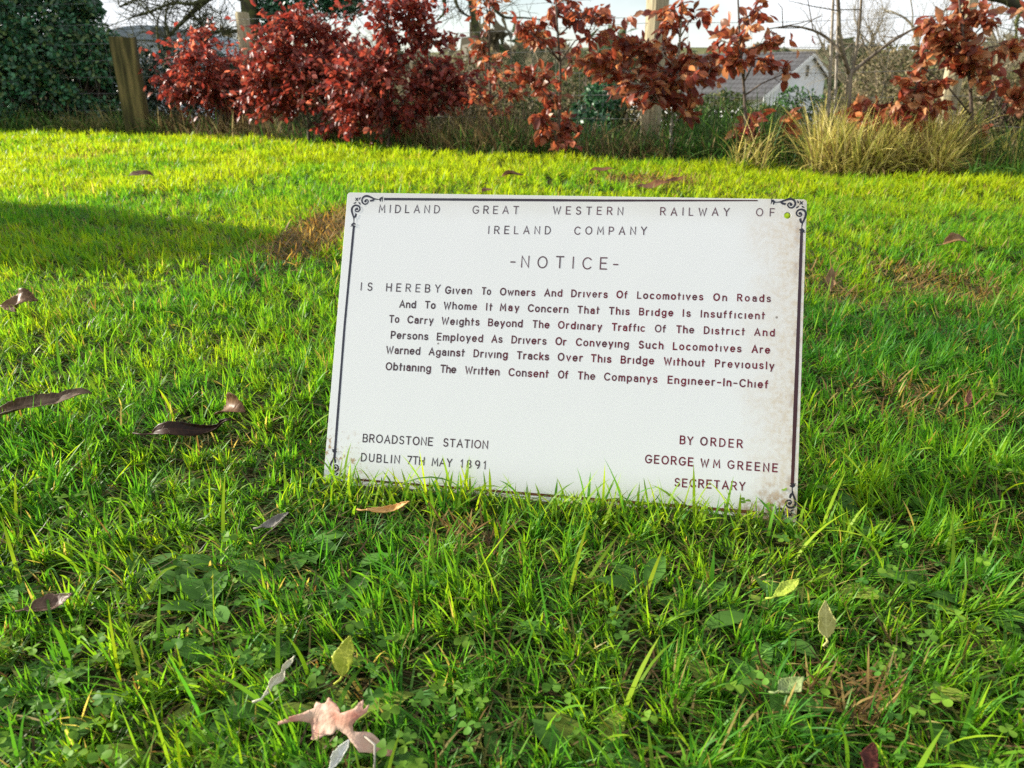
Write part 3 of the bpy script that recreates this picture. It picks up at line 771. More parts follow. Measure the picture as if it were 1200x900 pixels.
# --- corner ornaments: two scrolls and a small rosette, mirrored into each corner
def scroll(mb, f, y):
    """one scroll along the a axis; f maps (a, b) in mm to the plate"""
    outer = [(33, 1.5), (27, 1.0), (23, -0.6), (18.5, -2.6), (14, -3.2), (10.5, -1.0), (9.3, 2.6), (10.6, 6.4), (14, 8.4), (17.3, 7.2), (18.6, 4.2), (17.0, 1.8), (14.6, 1.9), (13.6, 3.6), (14.6, 4.8)]
    ks = np.linspace(0, 1, len(outer)); s = np.linspace(0, 1, 70)
    # smooth the control polygon
    P_ = np.array(outer); a = np.interp(s, ks, P_[:, 0]); b = np.interp(s, ks, P_[:, 1])
    for _ in range(6):
        a[1:-1] = (a[:-2] + 2 * a[1:-1] + a[2:]) / 4; b[1:-1] = (b[:-2] + 2 * b[1:-1] + b[2:]) / 4
    w = np.interp(s, [0, 0.12, 0.25, 0.4, 0.7, 0.95, 1], [0.5, 1.1, 1.5, 1.2, 0.85, 0.7, 0.9])
    ribbon(mb, [f(p, q) for p, q in zip(a, b)], w * 0.001, y, ORN)
    ribbon(mb, [f(p, q) for p, q in arc(14.5, 4.0, 0.9, 0.9, 0, 360, 12)], 0.0009, y + 0.00003, ORN)
    ribbon(mb, [f(27.5, 0.6), f(24.5, 2.6), f(21.5, 3.4), f(20.5, 2.4)], np.array([0.5, 1.5, 1.3, 0.4]) * 0.001, y + 0.00006, ORN)
    ribbon(mb, [f(35.5, -1.2), f(33.8, 1.2), f(34.6, 3.6)], np.array([0.9, 1.5, 0.8]) * 0.001, y + 0.00009, ORN)
    ribbon(mb, [f(37.5, -2.4), f(36.6, 0.6), f(37.5, 3.6)], np.array([0.4, 0.9, 0.4]) * 0.001, y + 0.00012, ORN)
for (cx, cz, su, sw, tint) in ((-0.2888, 0.1927, 1, -1, NAVY), (0.2962, 0.1975, -1, -1, NAVY * 0.8), (0.2950, -0.1925, -1, 1, NAVY * 0.45), (-0.2890, -0.1880, 1, 1, NAVY * 0.6)):
    ORN = tint
    mb = MB()
    k = 1.05
    fa = lambda a, b: (cx + su * a * k * 0.001, SH / 2 + cz + sw * b * k * 0.001)
    fb = lambda a, b: (cx + su * b * k * 0.001, SH / 2 + cz + sw * a * k * 0.001)
    scroll(mb, fa, 0.00010); scroll(mb, fb, 0.00030)
    for (a, b, a2, b2) in ((1, 0, 4.4, 3.6), (1.2, 3.6, 4.2, 0), (7.4, -0.8, 5.8, 2.0), (-0.8, 7.4, 2.0, 5.8), (5.6, 5.6, 8.2, 8.0)):
        ribbon(mb, [fa(a, b), fa((a + a2) / 2, (b + b2) / 2 + 0.2), fa(a2, b2)], np.array([0.5, 1.05, 0.6]) * 0.001, 0.00050 + 0.00001 * a, ORN)
    mb.build('corner_ornament', M_letter, sign, smooth=False)
# a rough stake behind holds it up
mb = MB(); mb.tube([(0.02, 0.17, 0.04), (0.015, 0.09, 0.17), (0.01, 0.0135, 0.30)], [0.011, 0.010, 0.009], 7)
mb.build('stake', M_bark, sign)
# ------------------------------------------------------------------ old post, fence
def wood_post(name, base, w, d, top, mat, parent=None, rz=0.0, round_=False):
    bm = bmesh.new()
    h = top - base[2] + 0.25
    nz_ = 14
    ring = []
    k = 16 if round_ else 12
    rr = random.Random(int(base[0] * 100))
    for i in range(nz_ + 1):
        z = -0.25 + h * i / nz_
        vs = []
        for j in range(k):
            t = 2 * math.pi * j / k + math.pi / k
            cx, cy = math.cos(t), math.sin(t)
            if not round_:
                s_ = 1 / max(abs(cx), abs(cy)); s_ = min(s_, 1.32); cx *= s_; cy *= s_
            q = 1 + 0.05 * math.sin(3 * z + j * 1.7) + rr.uniform(-0.025, 0.025)
            zz = z + (rr.uniform(-0.012, 0.012) if i == nz_ else 0)
            vs.append(bm.verts.new((cx * w / 2 * q, cy * d / 2 * q, zz)))
        ring.append(vs)
    for i in range(nz_):
        for j in range(k):
            bm.faces.new((ring[i][j], ring[i][(j + 1) % k], ring[i + 1][(j + 1) % k], ring[i + 1][j]))
    bm.faces.new(ring[-1]); bm.faces.new(ring[0][::-1])
    bmesh.ops.recalc_face_normals(bm, faces=bm.faces)
    me = bpy.data.meshes.new(name); bm.to_mesh(me); bm.free()
    me.materials.append(mat)
    o = bpy.data.objects.new(name, me); COL.objects.link(o)
    o.rotation_euler = (0, 0, rz)
    o.location = base if parent is None else (base[0] - parent.location.x, base[1] - parent.location.y, base[2] - parent.location.z)
    if parent is not None: o.parent = parent
    return o

b = gp(160, 160); b[0] = at(160, 155, b[1])[0]
top = at(144, 44, b[1])[2]
sl = wood_post('wooden_post', (b[0] - 0.0, b[1] + 0.05, 0.0), 0.225, 0.14, top, M_sleeper, rz=0.12)
tag(sl, 'thick weathered brown timber post standing beside the dark evergreen shrub', 'post')

FP = []
for px, py, Y, wd, top_px in [(291, 80, 8.3, 0.13, 15), (767, 60, 6.1, 0.155, -40), (1117, 90, 5.35, 0.115, -60), (1420, 90, 4.9, 0.12, -60), (-140, 90, 9.6, 0.13, 0)]:
    p = at(px, py, Y); FP.append((p[0], Y, wd, at(px, top_px, Y)[2]))
FP.sort()
fence = empty('wire_fence', (FP[2][0], FP[2][1], ground_z(FP[2][0], FP[2][1])))
tag(fence, 'wire stock fence on pale timber posts running behind the red beech hedge', 'fence')
for x, y, wd, tp in FP:
    wood_post('post', (x, y, float(ground_z(x, y))), wd, wd, tp, M_post, fence, round_=True, rz=0.3)
mb = MB()
for k, hz in enumerate((0.08, 0.25, 0.42, 0.58, 0.74, 0.90, 1.08, 1.28)):
    for (xa, ya, _, _), (xb, yb, _, _) in zip(FP[:-1], FP[1:]):
        s = np.linspace(0, 1, 9)
        P_ = np.stack([xa + (xb - xa) * s, ya + (yb - ya) * s - 0.075, hz - 0.02 * np.sin(s * math.pi) + 0 * s], -1)
        mb.tube(P_, 0.0016, 4, (1, 1, 1), False)
for (xa, ya, _, _), (xb, yb, _, _) in zip(FP[:-1], FP[1:]):
    n = int(math.hypot(xb - xa, yb - ya) / 0.2)
    for q in range(1, n):
        s = q / n; x, y = xa + (xb - xa) * s, ya + (yb - ya) * s - 0.077
        mb.tube([(x, y, 0.06), (x + 0.004, y, 0.5), (x, y, 0.90)], 0.0012, 3, (1, 1, 1), False)
mb.build('netting', M_wire, fence, local=fence.location)

# ------------------------------------------------------------------ red beech saplings
BT, BQ = leaf_template([(0, 0.03), (0.12, 0.10), (0.35, 0.27), (0.6, 0.29), (0.82, 0.16), (1, 0.015)], fold=0.35, bend=0.22)
BT2, BQ2 = leaf_template([(0, 0.03), (0.12, 0.09), (0.35, 0.22), (0.6, 0.24), (0.82, 0.14), (1, 0.015)], fold=0.75, bend=-0.25)
RUSSET = np.array([[0.225, 0.050, 0.030], [0.31, 0.098, 0.052], [0.13, 0.028, 0.020], [0.46, 0.220, 0.110], [0.23, 0.098, 0.055]])
def beech(base_px, Y, stem_px, clusters, label, pale=False, copper=0.0, leaf=(0.055, 0.085), stem_r=0.013, thick=1.0, more=1.75, tint=(1.05, 1.1, 1.0)):
    bx_ = at(base_px[0], base_px[1], Y)
    base = np.array([bx_[0], Y, float(ground_z(bx_[0], Y)) - 0.03])
    root = empty('beech_sapling', base)
    tag(root, label, 'sapling', 'red-leaved beech saplings along the hedge')
    pts = [base] + [at(a, b, Y + 0.05 * math.sin(i * 2.1)) for i, (a, b) in enumerate(stem_px)]
    st = MB()
    q = np.linspace(0, 1, 14); ks = np.linspace(0, 1, len(pts)); pa = np.array(pts)
    SP = np.stack([np.interp(q, ks, pa[:, i]) for i in range(3)], -1)
    st.tube(SP, np.linspace(stem_r, stem_r * 0.35, 14), 7)
    br = st; LP, LY = [], []
    pxm = Y * 1.03 / FPX
    for cx, cy, rx, ry, n in clusters:
        n = int(n * more); rx *= 1.18; ry *= 1.15
        dep = min(rx, 45) * pxm * thick
        c = at(cx, cy, Y + rng.uniform(-0.4, 0.4) * dep)
        j = int(np.argmin(np.abs(SP[:, 2] - (c[2] - 0.5 * abs(c[0] - base[0]) - 0.05))))
        j = max(2, j); s0 = SP[j]
        mid = (s0 + c) / 2 + np.array([0, 0, 0.03]) + rng.normal(0, 0.02, 3)
        br.tube([s0, mid, c], [stem_r * 0.45, stem_r * 0.33, stem_r * 0.2], 4)
        nt_ = max(3, int(n / 7))
        e = rand_dirs(nt_) * (rng.random((nt_, 1)) ** 0.4)
        e = c + e * rng.uniform(0.6, 1.55, (nt_, 1)) * np.array([rx * pxm, dep * 0.9, ry * pxm])
        per = int(math.ceil(n / nt_))
        for i in range(nt_):
            s1 = c + (mid - c) * rng.uniform(0, 0.8)
            m_ = (s1 + e[i]) / 2 + rng.normal(0, 0.015, 3)
            br.tube([s1, m_, e[i]], [stem_r * 0.2, stem_r * 0.15, stem_r * 0.08], 3, cap=False)
            t = rng.uniform(0.25, 1.05, per)
            p = (1 - t)[:, None] ** 2 * s1 + (2 * t * (1 - t))[:, None] * m_ + (t ** 2)[:, None] * e[i]
            d = (e[i] - s1); d /= np.linalg.norm(d) + 1e-9
            LP.append(p + rng.normal(0, 0.012, p.shape))
            yd = rng.normal(0, 0.55, p.shape) + d * 0.7 + np.array([0, 0, -0.45]); LY.append(yd)
    LP = np.vstack(LP); LY = np.vstack(LY); n = len(LP)
    ND = rng.normal(0, 0.6, (n, 3)) + np.array([-0.25, -0.35, 0.55])
    wts = np.array([0.34, 0.30 - 0.1 * copper, 0.22 * (1 - copper), 0.06 + 0.35 * copper, 0.12]); wts /= wts.sum()
    C = RUSSET[rng.choice(5, n, p=wts)] * np.array(tint) * rng.uniform(0.65, 1.3, (n, 1))
    h = rng.random(n) < 0.5
    V1, F1, C1 = scatter_leaves(BT, BQ, LP[h], LY[h], ND[h], rng.uniform(*leaf, h.sum()), C[h], 0.02)
    V2, F2, C2 = scatter_leaves(BT2, BQ2, LP[~h], LY[~h], ND[~h], rng.uniform(*leaf, (~h).sum()), C[~h], 0.02)
    st.build('stem', M_stem if pale else M_stemd, root, local=base)
    mesh_np('foliage', np.vstack([V1, V2]), np.vstack([F1, F2 + len(V1)]), M_beech, root, np.vstack([C1, C2]), True, base)
    return root

beech((243, 158), 8.0, [(243, 120), (240, 80), (238, 40)],
      [(232, 62, 42, 18, 110), (215, 90, 36, 20, 120), (255, 90, 45, 28, 170), (292, 98, 24, 28, 80), (222, 108, 36, 12, 70), (268, 125, 28, 14, 60), (238, 42, 14, 9, 30), (200, 98, 16, 10, 25), (240, 105, 40, 22, 90), (305, 80, 22, 14, 40), (285, 120, 30, 12, 45), (310, 105, 24, 16, 50)],
      'small low red beech sapling just right of the thick weathered post', leaf=(0.042, 0.068), more=3.6, tint=(0.98, 0.74, 0.92))
beech((362, 170), 6.95, [(360, 120), (357, 60), (352, 10)],
      [(352, 32, 42, 22, 130), (330, 60, 42, 26, 150), (385, 55, 32, 34, 130), (318, 95, 34, 26, 110), (362, 92, 52, 26, 180), (345, 125, 30, 14, 50), (395, 118, 28, 22, 90), (372, 75, 45, 20, 110), (308, 120, 22, 16, 40), (300, 90, 26, 24, 70), (410, 70, 24, 30, 80), (390, 150, 24, 10, 30), (420, 105, 24, 24, 60)],
      'dense dark red beech sapling left of centre, second from the thick weathered post', leaf=(0.042, 0.068), more=3.6, tint=(0.98, 0.74, 0.92))
beech((455, 178), 6.35, [(455, 130), (454, 70), (452, 5)],
      [(438, 88, 42, 30, 170), (430, 125, 46, 22, 150), (468, 138, 42, 16, 90), (452, 35, 22, 24, 60), (492, 38, 28, 28, 80), (510, 78, 34, 14, 75), (470, 5, 55, 12, 60), (542, 108, 26, 12, 55), (502, 100, 30, 16, 70), (405, 150, 16, 7, 24), (520, 45, 12, 8, 16), (488, 12, 18, 14, 30), (500, 125, 35, 12, 55), (450, 65, 34, 18, 60), (402, 92, 34, 26, 80), (414, 130, 30, 14, 50), (530, 92, 34, 10, 40), (405, 60, 16, 14, 30)],
      'broadest red beech sapling with foliage hanging nearly to the lawn', leaf=(0.042, 0.068), more=3.6, tint=(0.98, 0.74, 0.92))
beech((574, 182), 5.9, [(576, 140), (573, 80), (574, 0)],
      [(576, 14, 18, 20, 34), (568, 50, 14, 18, 26), (580, 82, 20, 14, 36), (612, 88, 22, 8, 24), (560, 112, 20, 10, 24), (598, 108, 20, 9, 22), (585, 130, 14, 8, 12), (560, -5, 20, 10, 20)],
      'thin brownish beech sapling with sparse small leaves right of the broadest one', copper=0.5, leaf=(0.045, 0.068))
beech((657, 187), 5.5, [(655, 140), (657, 80), (653, 30), (650, -20)],
      [(622, 38, 24, 10, 32), (645, 8, 18, 12, 28), (690, 15, 34, 13, 50), (700, 40, 22, 12, 28), (625, 92, 28, 13, 42), (645, 110, 26, 9, 28), (633, 140, 14, 10, 22), (668, 142, 16, 11, 26), (650, 163, 20, 11, 36), (672, 70, 12, 6, 10), (605, 25, 10, 8, 10)],
      'open red beech sapling on a straight dark stem with a low cluster near the lawn')
beech((788, 190), 5.4, [(786, 150), (793, 90), (798, 30), (799, -30)],
      [(738, 50, 26, 18, 58), (718, 80, 32, 16, 62), (765, 80, 28, 24, 85), (800, 92, 28, 20, 72), (768, 114, 42, 15, 90), (712, 66, 16, 12, 24), (785, 12, 22, 10, 26), (815, 18, 18, 10, 18), (778, 32, 16, 10, 20), (820, 68, 20, 12, 36), (806, 138, 10, 14, 20), (745, 98, 30, 14, 50), (775, 55, 30, 14, 40), (830, 85, 14, 10, 16)],
      'fullest copper red beech sapling on a pale grey stem', pale=True, copper=0.3)
beech((876, 195), 5.0, [(874, 150), (872, 105), (867, 50), (864, -20)],
      [(866, 40, 26, 9, 30), (878, 18, 8, 10, 9), (895, 50, 22, 9, 18), (868, 72, 20, 9, 30), (905, 74, 18, 10, 18), (920, 86, 10, 6, 7), (884, 146, 13, 11, 24), (925, 143, 20, 6, 18), (840, 46, 6, 4, 4), (890, 8, 14, 8, 8), (885, 168, 10, 8, 10)],
      'slender beech sapling with a few copper leaves in front of the white house', copper=0.45, leaf=(0.06, 0.085))
beech((1060, 202), 4.7, [(1062, 170), (1066, 130), (1075, 95)],
      [(1040, 120, 26, 12, 46), (1080, 104, 22, 10, 40), (1010, 131, 16, 11, 24), (1052, 142, 30, 10, 34), (1092, 124, 16, 10, 20), (1030, 135, 24, 10, 30), (1066, 90, 8, 6, 8)],
      'low spreading copper beech sapling above the straw-coloured grass', copper=0.75, leaf=(0.06, 0.085))
beech((1140, 203), 4.75, [(1140, 150), (1136, 90), (1128, 40), (1122, -20)],
      [(1088, 24, 18, 9, 24), (1115, 46, 26, 14, 52), (1136, 70, 20, 16, 52), (1150, 22, 16, 10, 28), (1166, 54, 22, 8, 20), (1108, 58, 18, 8, 22), (1146, 86, 15, 8, 18), (1075, 75, 8, 4, 5), (1150, 152, 16, 5, 8), (1130, 10, 20, 8, 18), (1120, 30, 14, 10, 16)],
      'tall copper beech sapling growing around the right-hand fence post', copper=0.75, leaf=(0.06, 0.085))
beech((1222, 205), 4.7, [(1220, 150), (1216, 90), (1212, 20)],
      [(1198, 50, 8, 10, 7), (1190, 116, 14, 10, 22), (1160, 96, 14, 4, 6), (1215, 95, 20, 24, 34), (1235, 60, 26, 30, 50), (1205, 10, 10, 10, 6)],
      'copper beech sapling cut off by the right edge of the photo', copper=0.7, leaf=(0.06, 0.085))

# ------------------------------------------------------------------ evergreen shrubs and hedge-bottom growth
ET, EQ = leaf_template([(0, 0.04), (0.3, 0.26), (0.65, 0.28), (1, 0.02)], fold=0.3, bend=0.15)
def shrub(name, label, cat, blobs, n, leaf, cols, mat=None, twig=60, trunk=True, group=None, outward=0.6):
    """blobs: (x, y, z, rx, ry, rz) lumps the leaves are spread through, denser toward the outside"""
    B = np.array(blobs, float)
    c0 = B[:, :3].mean(0); base = np.array([c0[0], c0[1], float(ground_z(c0[0], c0[1])) - 0.02])
    root = empty(name, base); tag(root, label, cat, group)
    vol = np.prod(B[:, 3:], 1) ** 0.67; k = rng.choice(len(B), n, p=vol / vol.sum())
    d = rand_dirs(n); r = rng.random((n, 1)) ** 0.33
    r = np.where(rng.random((n, 1)) < outward, 0.82 + 0.2 * rng.random((n, 1)), r)
    P_ = B[k, :3] + d * r * B[k, 3:]
    cl = vnoise(P_[:, 0] * 1.0 + P_[:, 2] * 0.7, P_[:, 1] + P_[:, 2] * 1.3, 0.16, 77)
    keep = (cl > 0.26 + 0.14 * rng.random(n)) & (P_[:, 2] > ground_z(P_[:, 0], P_[:, 1]) - 0.01)
    P_, d, cl = P_[keep], d[keep], cl[keep]; n = len(P_)
    yd = rng.normal(0, 0.6, (n, 3)) + d * 0.6 + np.array([0, 0, -0.15]); nd_ = rng.normal(0, 0.45, (n, 3)) + d + np.array([0, 0, 0.3])
    cols = np.array(cols); C = cols[rng.integers(0, len(cols), n)] * rng.uniform(0.6, 1.4, (n, 1))
    V, F, C = scatter_leaves(ET, EQ, P_, yd, nd_, rng.uniform(*leaf, n), C, 0.02)
    st = MB()
    for i in range(twig):
        b_ = B[rng.integers(len(B))]; e = b_[:3] + rand_dirs(1)[0] * b_[3:] * rng.uniform(0.5, 1.0)
        s_ = base + np.array([rng.normal(0, 0.08) + 0.5 * (b_[0] - base[0]), rng.normal(0, 0.05), 0])
        e[2] = max(e[2], base[2] + 0.1)
        st.tube([s_, (s_ + e) / 2 + rng.normal(0, 0.05, 3), e], [0.013, 0.008, 0.003], 4)
    st.build('stems', M_stemd, root, local=base)
    mesh_np('foliage', V, F, mat or M_ever, root, C, True, base)
    return root
def px_blob(px, py, rx, ry, Y, dep=None):
    c = at(px, py, Y); k = Y * 1.03 / FPX
    return (c[0], c[1], c[2], rx * k, dep or rx * k, ry * k)
EG = [(0.034, 0.125, 0.055), (0.052, 0.175, 0.070), (0.018, 0.065, 0.030), (0.11, 0.17, 0.05)]
shrub('evergreen_shrub', 'large dark evergreen shrub filling the left end of the hedge', 'shrub',
      [px_blob(40, 100, 85, 60, 9.2, 0.55), px_blob(75, 55, 48, 50, 9.2, 0.5), px_blob(10, 20, 85, 55, 9.4, 0.6), px_blob(-80, 60, 110, 90, 9.4, 0.7), px_blob(100, 115, 30, 44, 9.1, 0.35), px_blob(-20, -60, 90, 60, 9.6, 0.6), px_blob(112, 45, 22, 10, 9.1, 0.2), px_blob(122, 80, 16, 14, 9.0, 0.2), px_blob(95, 8, 18, 16, 9.2, 0.25), px_blob(128, 130, 12, 20, 9.0, 0.2)],
      52000, (0.035, 0.068), EG, twig=120, outward=0.45)
shrub('ivy_hedge', 'dark ivy-leaved hedge seen behind the thick post and the first red sapling', 'hedge',
      [px_blob(190, 105, 42, 46, 9.4, 0.3), px_blob(245, 110, 45, 44, 9.3, 0.3), px_blob(300, 118, 40, 38, 9.0, 0.3), px_blob(140, 112, 36, 46, 9.7, 0.3)],
      21000, (0.03, 0.055), [(0.02, 0.05, 0.025), (0.035, 0.07, 0.04), (0.012, 0.03, 0.018), (0.09, 0.12, 0.06)], twig=30)
shrub('evergreen_bush', 'small rounded bright green bush below the white gable of the house', 'bush',
      [px_blob(932, 128, 22, 24, 11.0, 0.3), px_blob(952, 132, 20, 18, 11.0, 0.3), px_blob(900, 140, 26, 14, 10.6, 0.3)], 3200, (0.035, 0.06), [(0.03, 0.10, 0.02), (0.06, 0.15, 0.025), (0.02, 0.06, 0.015)], twig=20)
shrub('evergreen_bush', 'dark green bush behind the gap left of the fullest copper sapling', 'bush',
      [px_blob(705, 125, 22, 24, 7.6, 0.25), px_blob(690, 140, 22, 20, 7.2, 0.25)], 2200, (0.035, 0.06), [(0.02, 0.09, 0.03), (0.035, 0.12, 0.035), (0.012, 0.05, 0.02)], twig=20)
KH = [(0.22, 0.18, 0.09), (0.15, 0.13, 0.06), (0.12, 0.13, 0.05), (0.28, 0.22, 0.12), (0.08, 0.07, 0.035)]
OL = [(0.06, 0.09, 0.025), (0.10, 0.13, 0.04), (0.035, 0.06, 0.02), (0.16, 0.15, 0.06)]
for lb, bl, nn, cs in (
    ('dark scrub under the dense dark red sapling', [px_blob(330, 145, 60, 26, 8.3, 0.3), px_blob(410, 140, 60, 34, 8.0, 0.3), px_blob(470, 150, 40, 30, 7.6, 0.3)], 7000, OL[:1] + OL[2:3] + KH[4:]),
    ('khaki scrub behind the gap right of the broadest red sapling', [px_blob(560, 105, 46, 42, 9.5, 0.4), px_blob(605, 120, 36, 36, 9.0, 0.4), px_blob(525, 130, 40, 26, 8.6, 0.3)], 9000, KH),
    ('olive scrub below the roof of the house', [px_blob(845, 140, 36, 28, 7.6, 0.3), px_blob(895, 152, 36, 24, 7.2, 0.3), px_blob(815, 150, 28, 28, 7.4, 0.3)], 7000, OL),
    ('brownish scrub between the open sapling and the copper one', [px_blob(650, 130, 40, 36, 8.2, 0.3), px_blob(745, 150, 44, 24, 7.4, 0.3), px_blob(690, 100, 36, 30, 10.0, 0.4), px_blob(770, 128, 40, 26, 7.6, 0.3)], 9000, OL + KH),
    ('grey khaki scrub behind the straw-coloured grass', [px_blob(1040, 105, 46, 44, 9.5, 0.4), px_blob(1000, 130, 36, 30, 8.4, 0.3), px_blob(1090, 110, 40, 40, 9.0, 0.4)], 9000, KH),
    ('pale brown scrub behind the saplings at the right edge', [px_blob(1160, 125, 50, 40, 7.6, 0.35), px_blob(1230, 120, 60, 50, 7.8, 0.35)], 8000, KH + OL[3:])):
    shrub('hedge_scrub', lb, 'scrub', bl, nn, (0.022, 0.05), cs, M_straw, 70, group='scrub behind the fence')
# an unseen evergreen added left of the frame to cast shade across the lawn
shrub('evergreen_shrub', 'rounded evergreen shrub added out of view at the left to shade the lawn', 'shrub',
      [(-5.5, 3.55, 0.7, 0.7, 0.50, 0.75), (-5.4, 3.5, 1.27, 0.6, 0.42, 0.5), (-5.3, 3.7, 1.0, 0.5, 0.40, 0.5), (-5.3, 3.3, 0.9, 0.5, 0.4, 0.5)], 34000, (0.05, 0.08), EG, twig=30)

# grasses, stalks and green weeds under the hedge
U = Blades()
def undergrowth(px0, px1, n, Lr, Wr, cols, dep=(-0.10, 0.75), lean=0.4, curl=0.9):
    x = []; y = []
    for _ in range(n):
        p = rng.uniform(px0, px1)
        e = gp(p, np.interp(p, [q[0] for q in EDGE_PX], [q[1] for q in EDGE_PX]))
        dd = rng.uniform(*dep); k = (e[1] + dd) / e[1]
        x.append(e[0] * k); y.append(e[1] + dd)
    x, y = np.array(x), np.array(y)
    keep = np.random.default_rng(3).random(n) < 0.35 + 0.9 * vnoise(x, y, 0.22, 88)
    x, y = x[keep], y[keep]; n = len(x)
    P_, V = blades_np(np.stack([x, y, ground_z(x, y) - 0.01], -1), rng.uniform(*Lr, n) * (0.6 + 0.7 * vnoise(x, y, 0.3, 89)), rng.uniform(*Wr, n), rng.uniform(0, 2 * math.pi, n), np.abs(rng.normal(0.15, lean, n)), np.abs(rng.normal(curl, 0.6, n)), rng.normal(0, 0.8, n), 5)
    cols = np.array(cols); C = cols[rng.integers(0, len(cols), n)] * rng.uniform(0.6, 1.35, (n, 1))
    U.add(V, C)
GRN = [(0.05, 0.14, 0.025), (0.09, 0.20, 0.03), (0.03, 0.09, 0.022), (0.13, 0.18, 0.04)]
TAN = [(0.26, 0.19, 0.085), (0.16, 0.11, 0.05), (0.34, 0.27, 0.12), (0.10, 0.065, 0.03)]
STRAW = [(0.62, 0.52, 0.15), (0.52, 0.45, 0.11), (0.38, 0.38, 0.07), (0.70, 0.60, 0.24), (0.24, 0.17, 0.07)]
KH_ = [(0.22, 0.17, 0.08), (0.15, 0.12, 0.05), (0.10, 0.07, 0.035), (0.20, 0.22, 0.05)]
undergrowth(-60, 200, 2200, (0.12, 0.34), (0.006, 0.012), GRN + [(0.16, 0.15, 0.05)], (-0.05, 0.6))
undergrowth(80, 140, 260, (0.25, 0.5), (0.006, 0.011), [(0.20, 0.17, 0.06), (0.14, 0.14, 0.05)], (-0.08, 0.2), 0.5, 1.2)
undergrowth(175, 330, 2600, (0.12, 0.36), (0.005, 0.010), TAN + TAN + [GRN[0]], (0.0, 0.9))
undergrowth(320, 600, 3400, (0.10, 0.30), (0.005, 0.010), GRN + TAN[:2] + [TAN[3]], (0.0, 0.8))
undergrowth(480, 620, 1300, (0.18, 0.40), (0.004, 0.008), TAN, (0.05, 0.9))
undergrowth(590, 960, 4600, (0.12, 0.36), (0.005, 0.010), GRN + GRN[:3] + TAN[:2], (0.0, 0.95))
undergrowth(680, 790, 900, (0.12, 0.30), (0.004, 0.007), TAN, (-0.05, 0.4), 0.6)
undergrowth(800, 900, 900, (0.25, 0.50), (0.006, 0.010), [GRN[1], GRN[0], (0.10, 0.16, 0.04)], (0.1, 0.9))
undergrowth(860, 900, 240, (0.15, 0.34), (0.005, 0.008), STRAW, (-0.12, 0.15), 0.6)
for q in range(26):
    p0 = rng.uniform(950, 1098); d0 = rng.uniform(-0.20, 0.45)
    undergrowth(p0, p0 + rng.uniform(10, 30), int(rng.integers(220, 520)), (0.10, rng.uniform(0.26, 0.56)), (0.004, 0.010), STRAW if rng.random() < 0.7 else STRAW[:2] + KH_[:3], (d0, d0 + 0.12), rng.uniform(0.3, 0.75), rng.uniform(0.6, 1.7))
undergrowth(950, 1115, 5200, (0.14, 0.48), (0.004, 0.009), STRAW + [(0.34, 0.36, 0.07)], (-0.12, 0.5), 0.30, 0.75)
undergrowth(955, 1140, 1300, (0.08, 0.26), (0.004, 0.009), STRAW[1:3] + KH_, (-0.15, 0.5), 0.9, 1.2)
undergrowth(1110, 1330, 2400, (0.12, 0.40), (0.005, 0.010), GRN + STRAW[1:3] + TAN[:1], (-0.05, 0.9), 0.5)
undergrowth(1120, 1330, 1000, (0.07, 0.20), (0.006, 0.011), [GRN[1], (0.08, 0.19, 0.02)], (-0.35, 0.2), 0.4)
undergrowth(-60, 1330, 5200, (0.05, 0.13), (0.005, 0.010), GRN + [TAN[1]], (-0.15, 0.35), 0.4)
tag(U.build('undergrowth', M_straw), 'rank green and straw-coloured grasses tangled under the hedge', 'grass', kind='stuff')

# ------------------------------------------------------------------ bare trees
def tree_mesh(mb, tw, pos, d, length, r, lvl, spread, droop, kmax=4, minlen=0.06):
    n = 5
    P_ = [np.array(pos, float)]; dd = np.array(d, float)
    for i in range(n):
        dd = dd + rng.normal(0, 0.13, 3) + np.array([0, 0, droop * (0.06 if lvl else 0)])
        dd /= np.linalg.norm(dd)
        P_.append(P_[-1] + dd * length / n)
    P_ = np.array(P_); r1 = r * 0.62
    (mb if lvl < 2 else tw).tube(P_, np.linspace(r, r1, n + 1), 6 if lvl < 2 else 3, cap=False)
    if lvl >= kmax or length < minlen: return
    nk = rng.integers(3, 6)
    for k in range(nk):
        i = n if k == 0 else rng.integers(2, n + 1)
        a = rand_dirs(1)[0]; ax = np.cross(dd, a); ax /= np.linalg.norm(ax) + 1e-9
        ang = rng.uniform(0.3, 1.0) * spread * (0.5 if k == 0 else 1)
        nd2 = dd * math.cos(ang) + ax * math.sin(ang)
        tree_mesh(mb, tw, P_[i], nd2, length * rng.uniform(0.55, 0.8), r1 * (0.85 if k == 0 else rng.uniform(0.45, 0.7)), lvl + 1, spread, droop, kmax, minlen)
def bare_tree(px, Y, height, r, label, seed, spread=0.9, droop=0.0, mat=None, kmax=5, dirn=(0, 0, 1), frac=0.36, group='bare trees beyond the fence'):
    global rng
    old = rng; rng = np.random.default_rng(seed)
    x = at(px, 100, Y)[0]; base = np.array([x, Y, float(ground_z(x, Y)) - 0.05])
    root = empty('bare_tree', base); tag(root, label, 'tree', group)
    mb, tw = MB(), MB()
    tree_mesh(mb, tw, base, np.array(dirn, float) / np.linalg.norm(dirn), height * frac, r, 0, spread, droop, kmax)
    rng = old
    mb.build('trunk', mat or M_bark, root, local=base)
    tw.build('crown', mat or M_bark, root, local=base)
    return root
M_twig = noise_mat('khaki twigs', (0.16, 0.13, 0.08), (0.30, 0.26, 0.17), 20, 0.9, 0)
IV = [px_blob(345, 12, 36, 24, 12.6, 0.4), px_blob(375, -15, 40, 26, 12.8, 0.4), px_blob(318, -10, 22, 32, 12.7, 0.3), px_blob(322, 30, 18, 26, 12.7, 0.3), px_blob(400, 5, 24, 14, 12.8, 0.3)]
B_ = np.array(IV); n = 5200
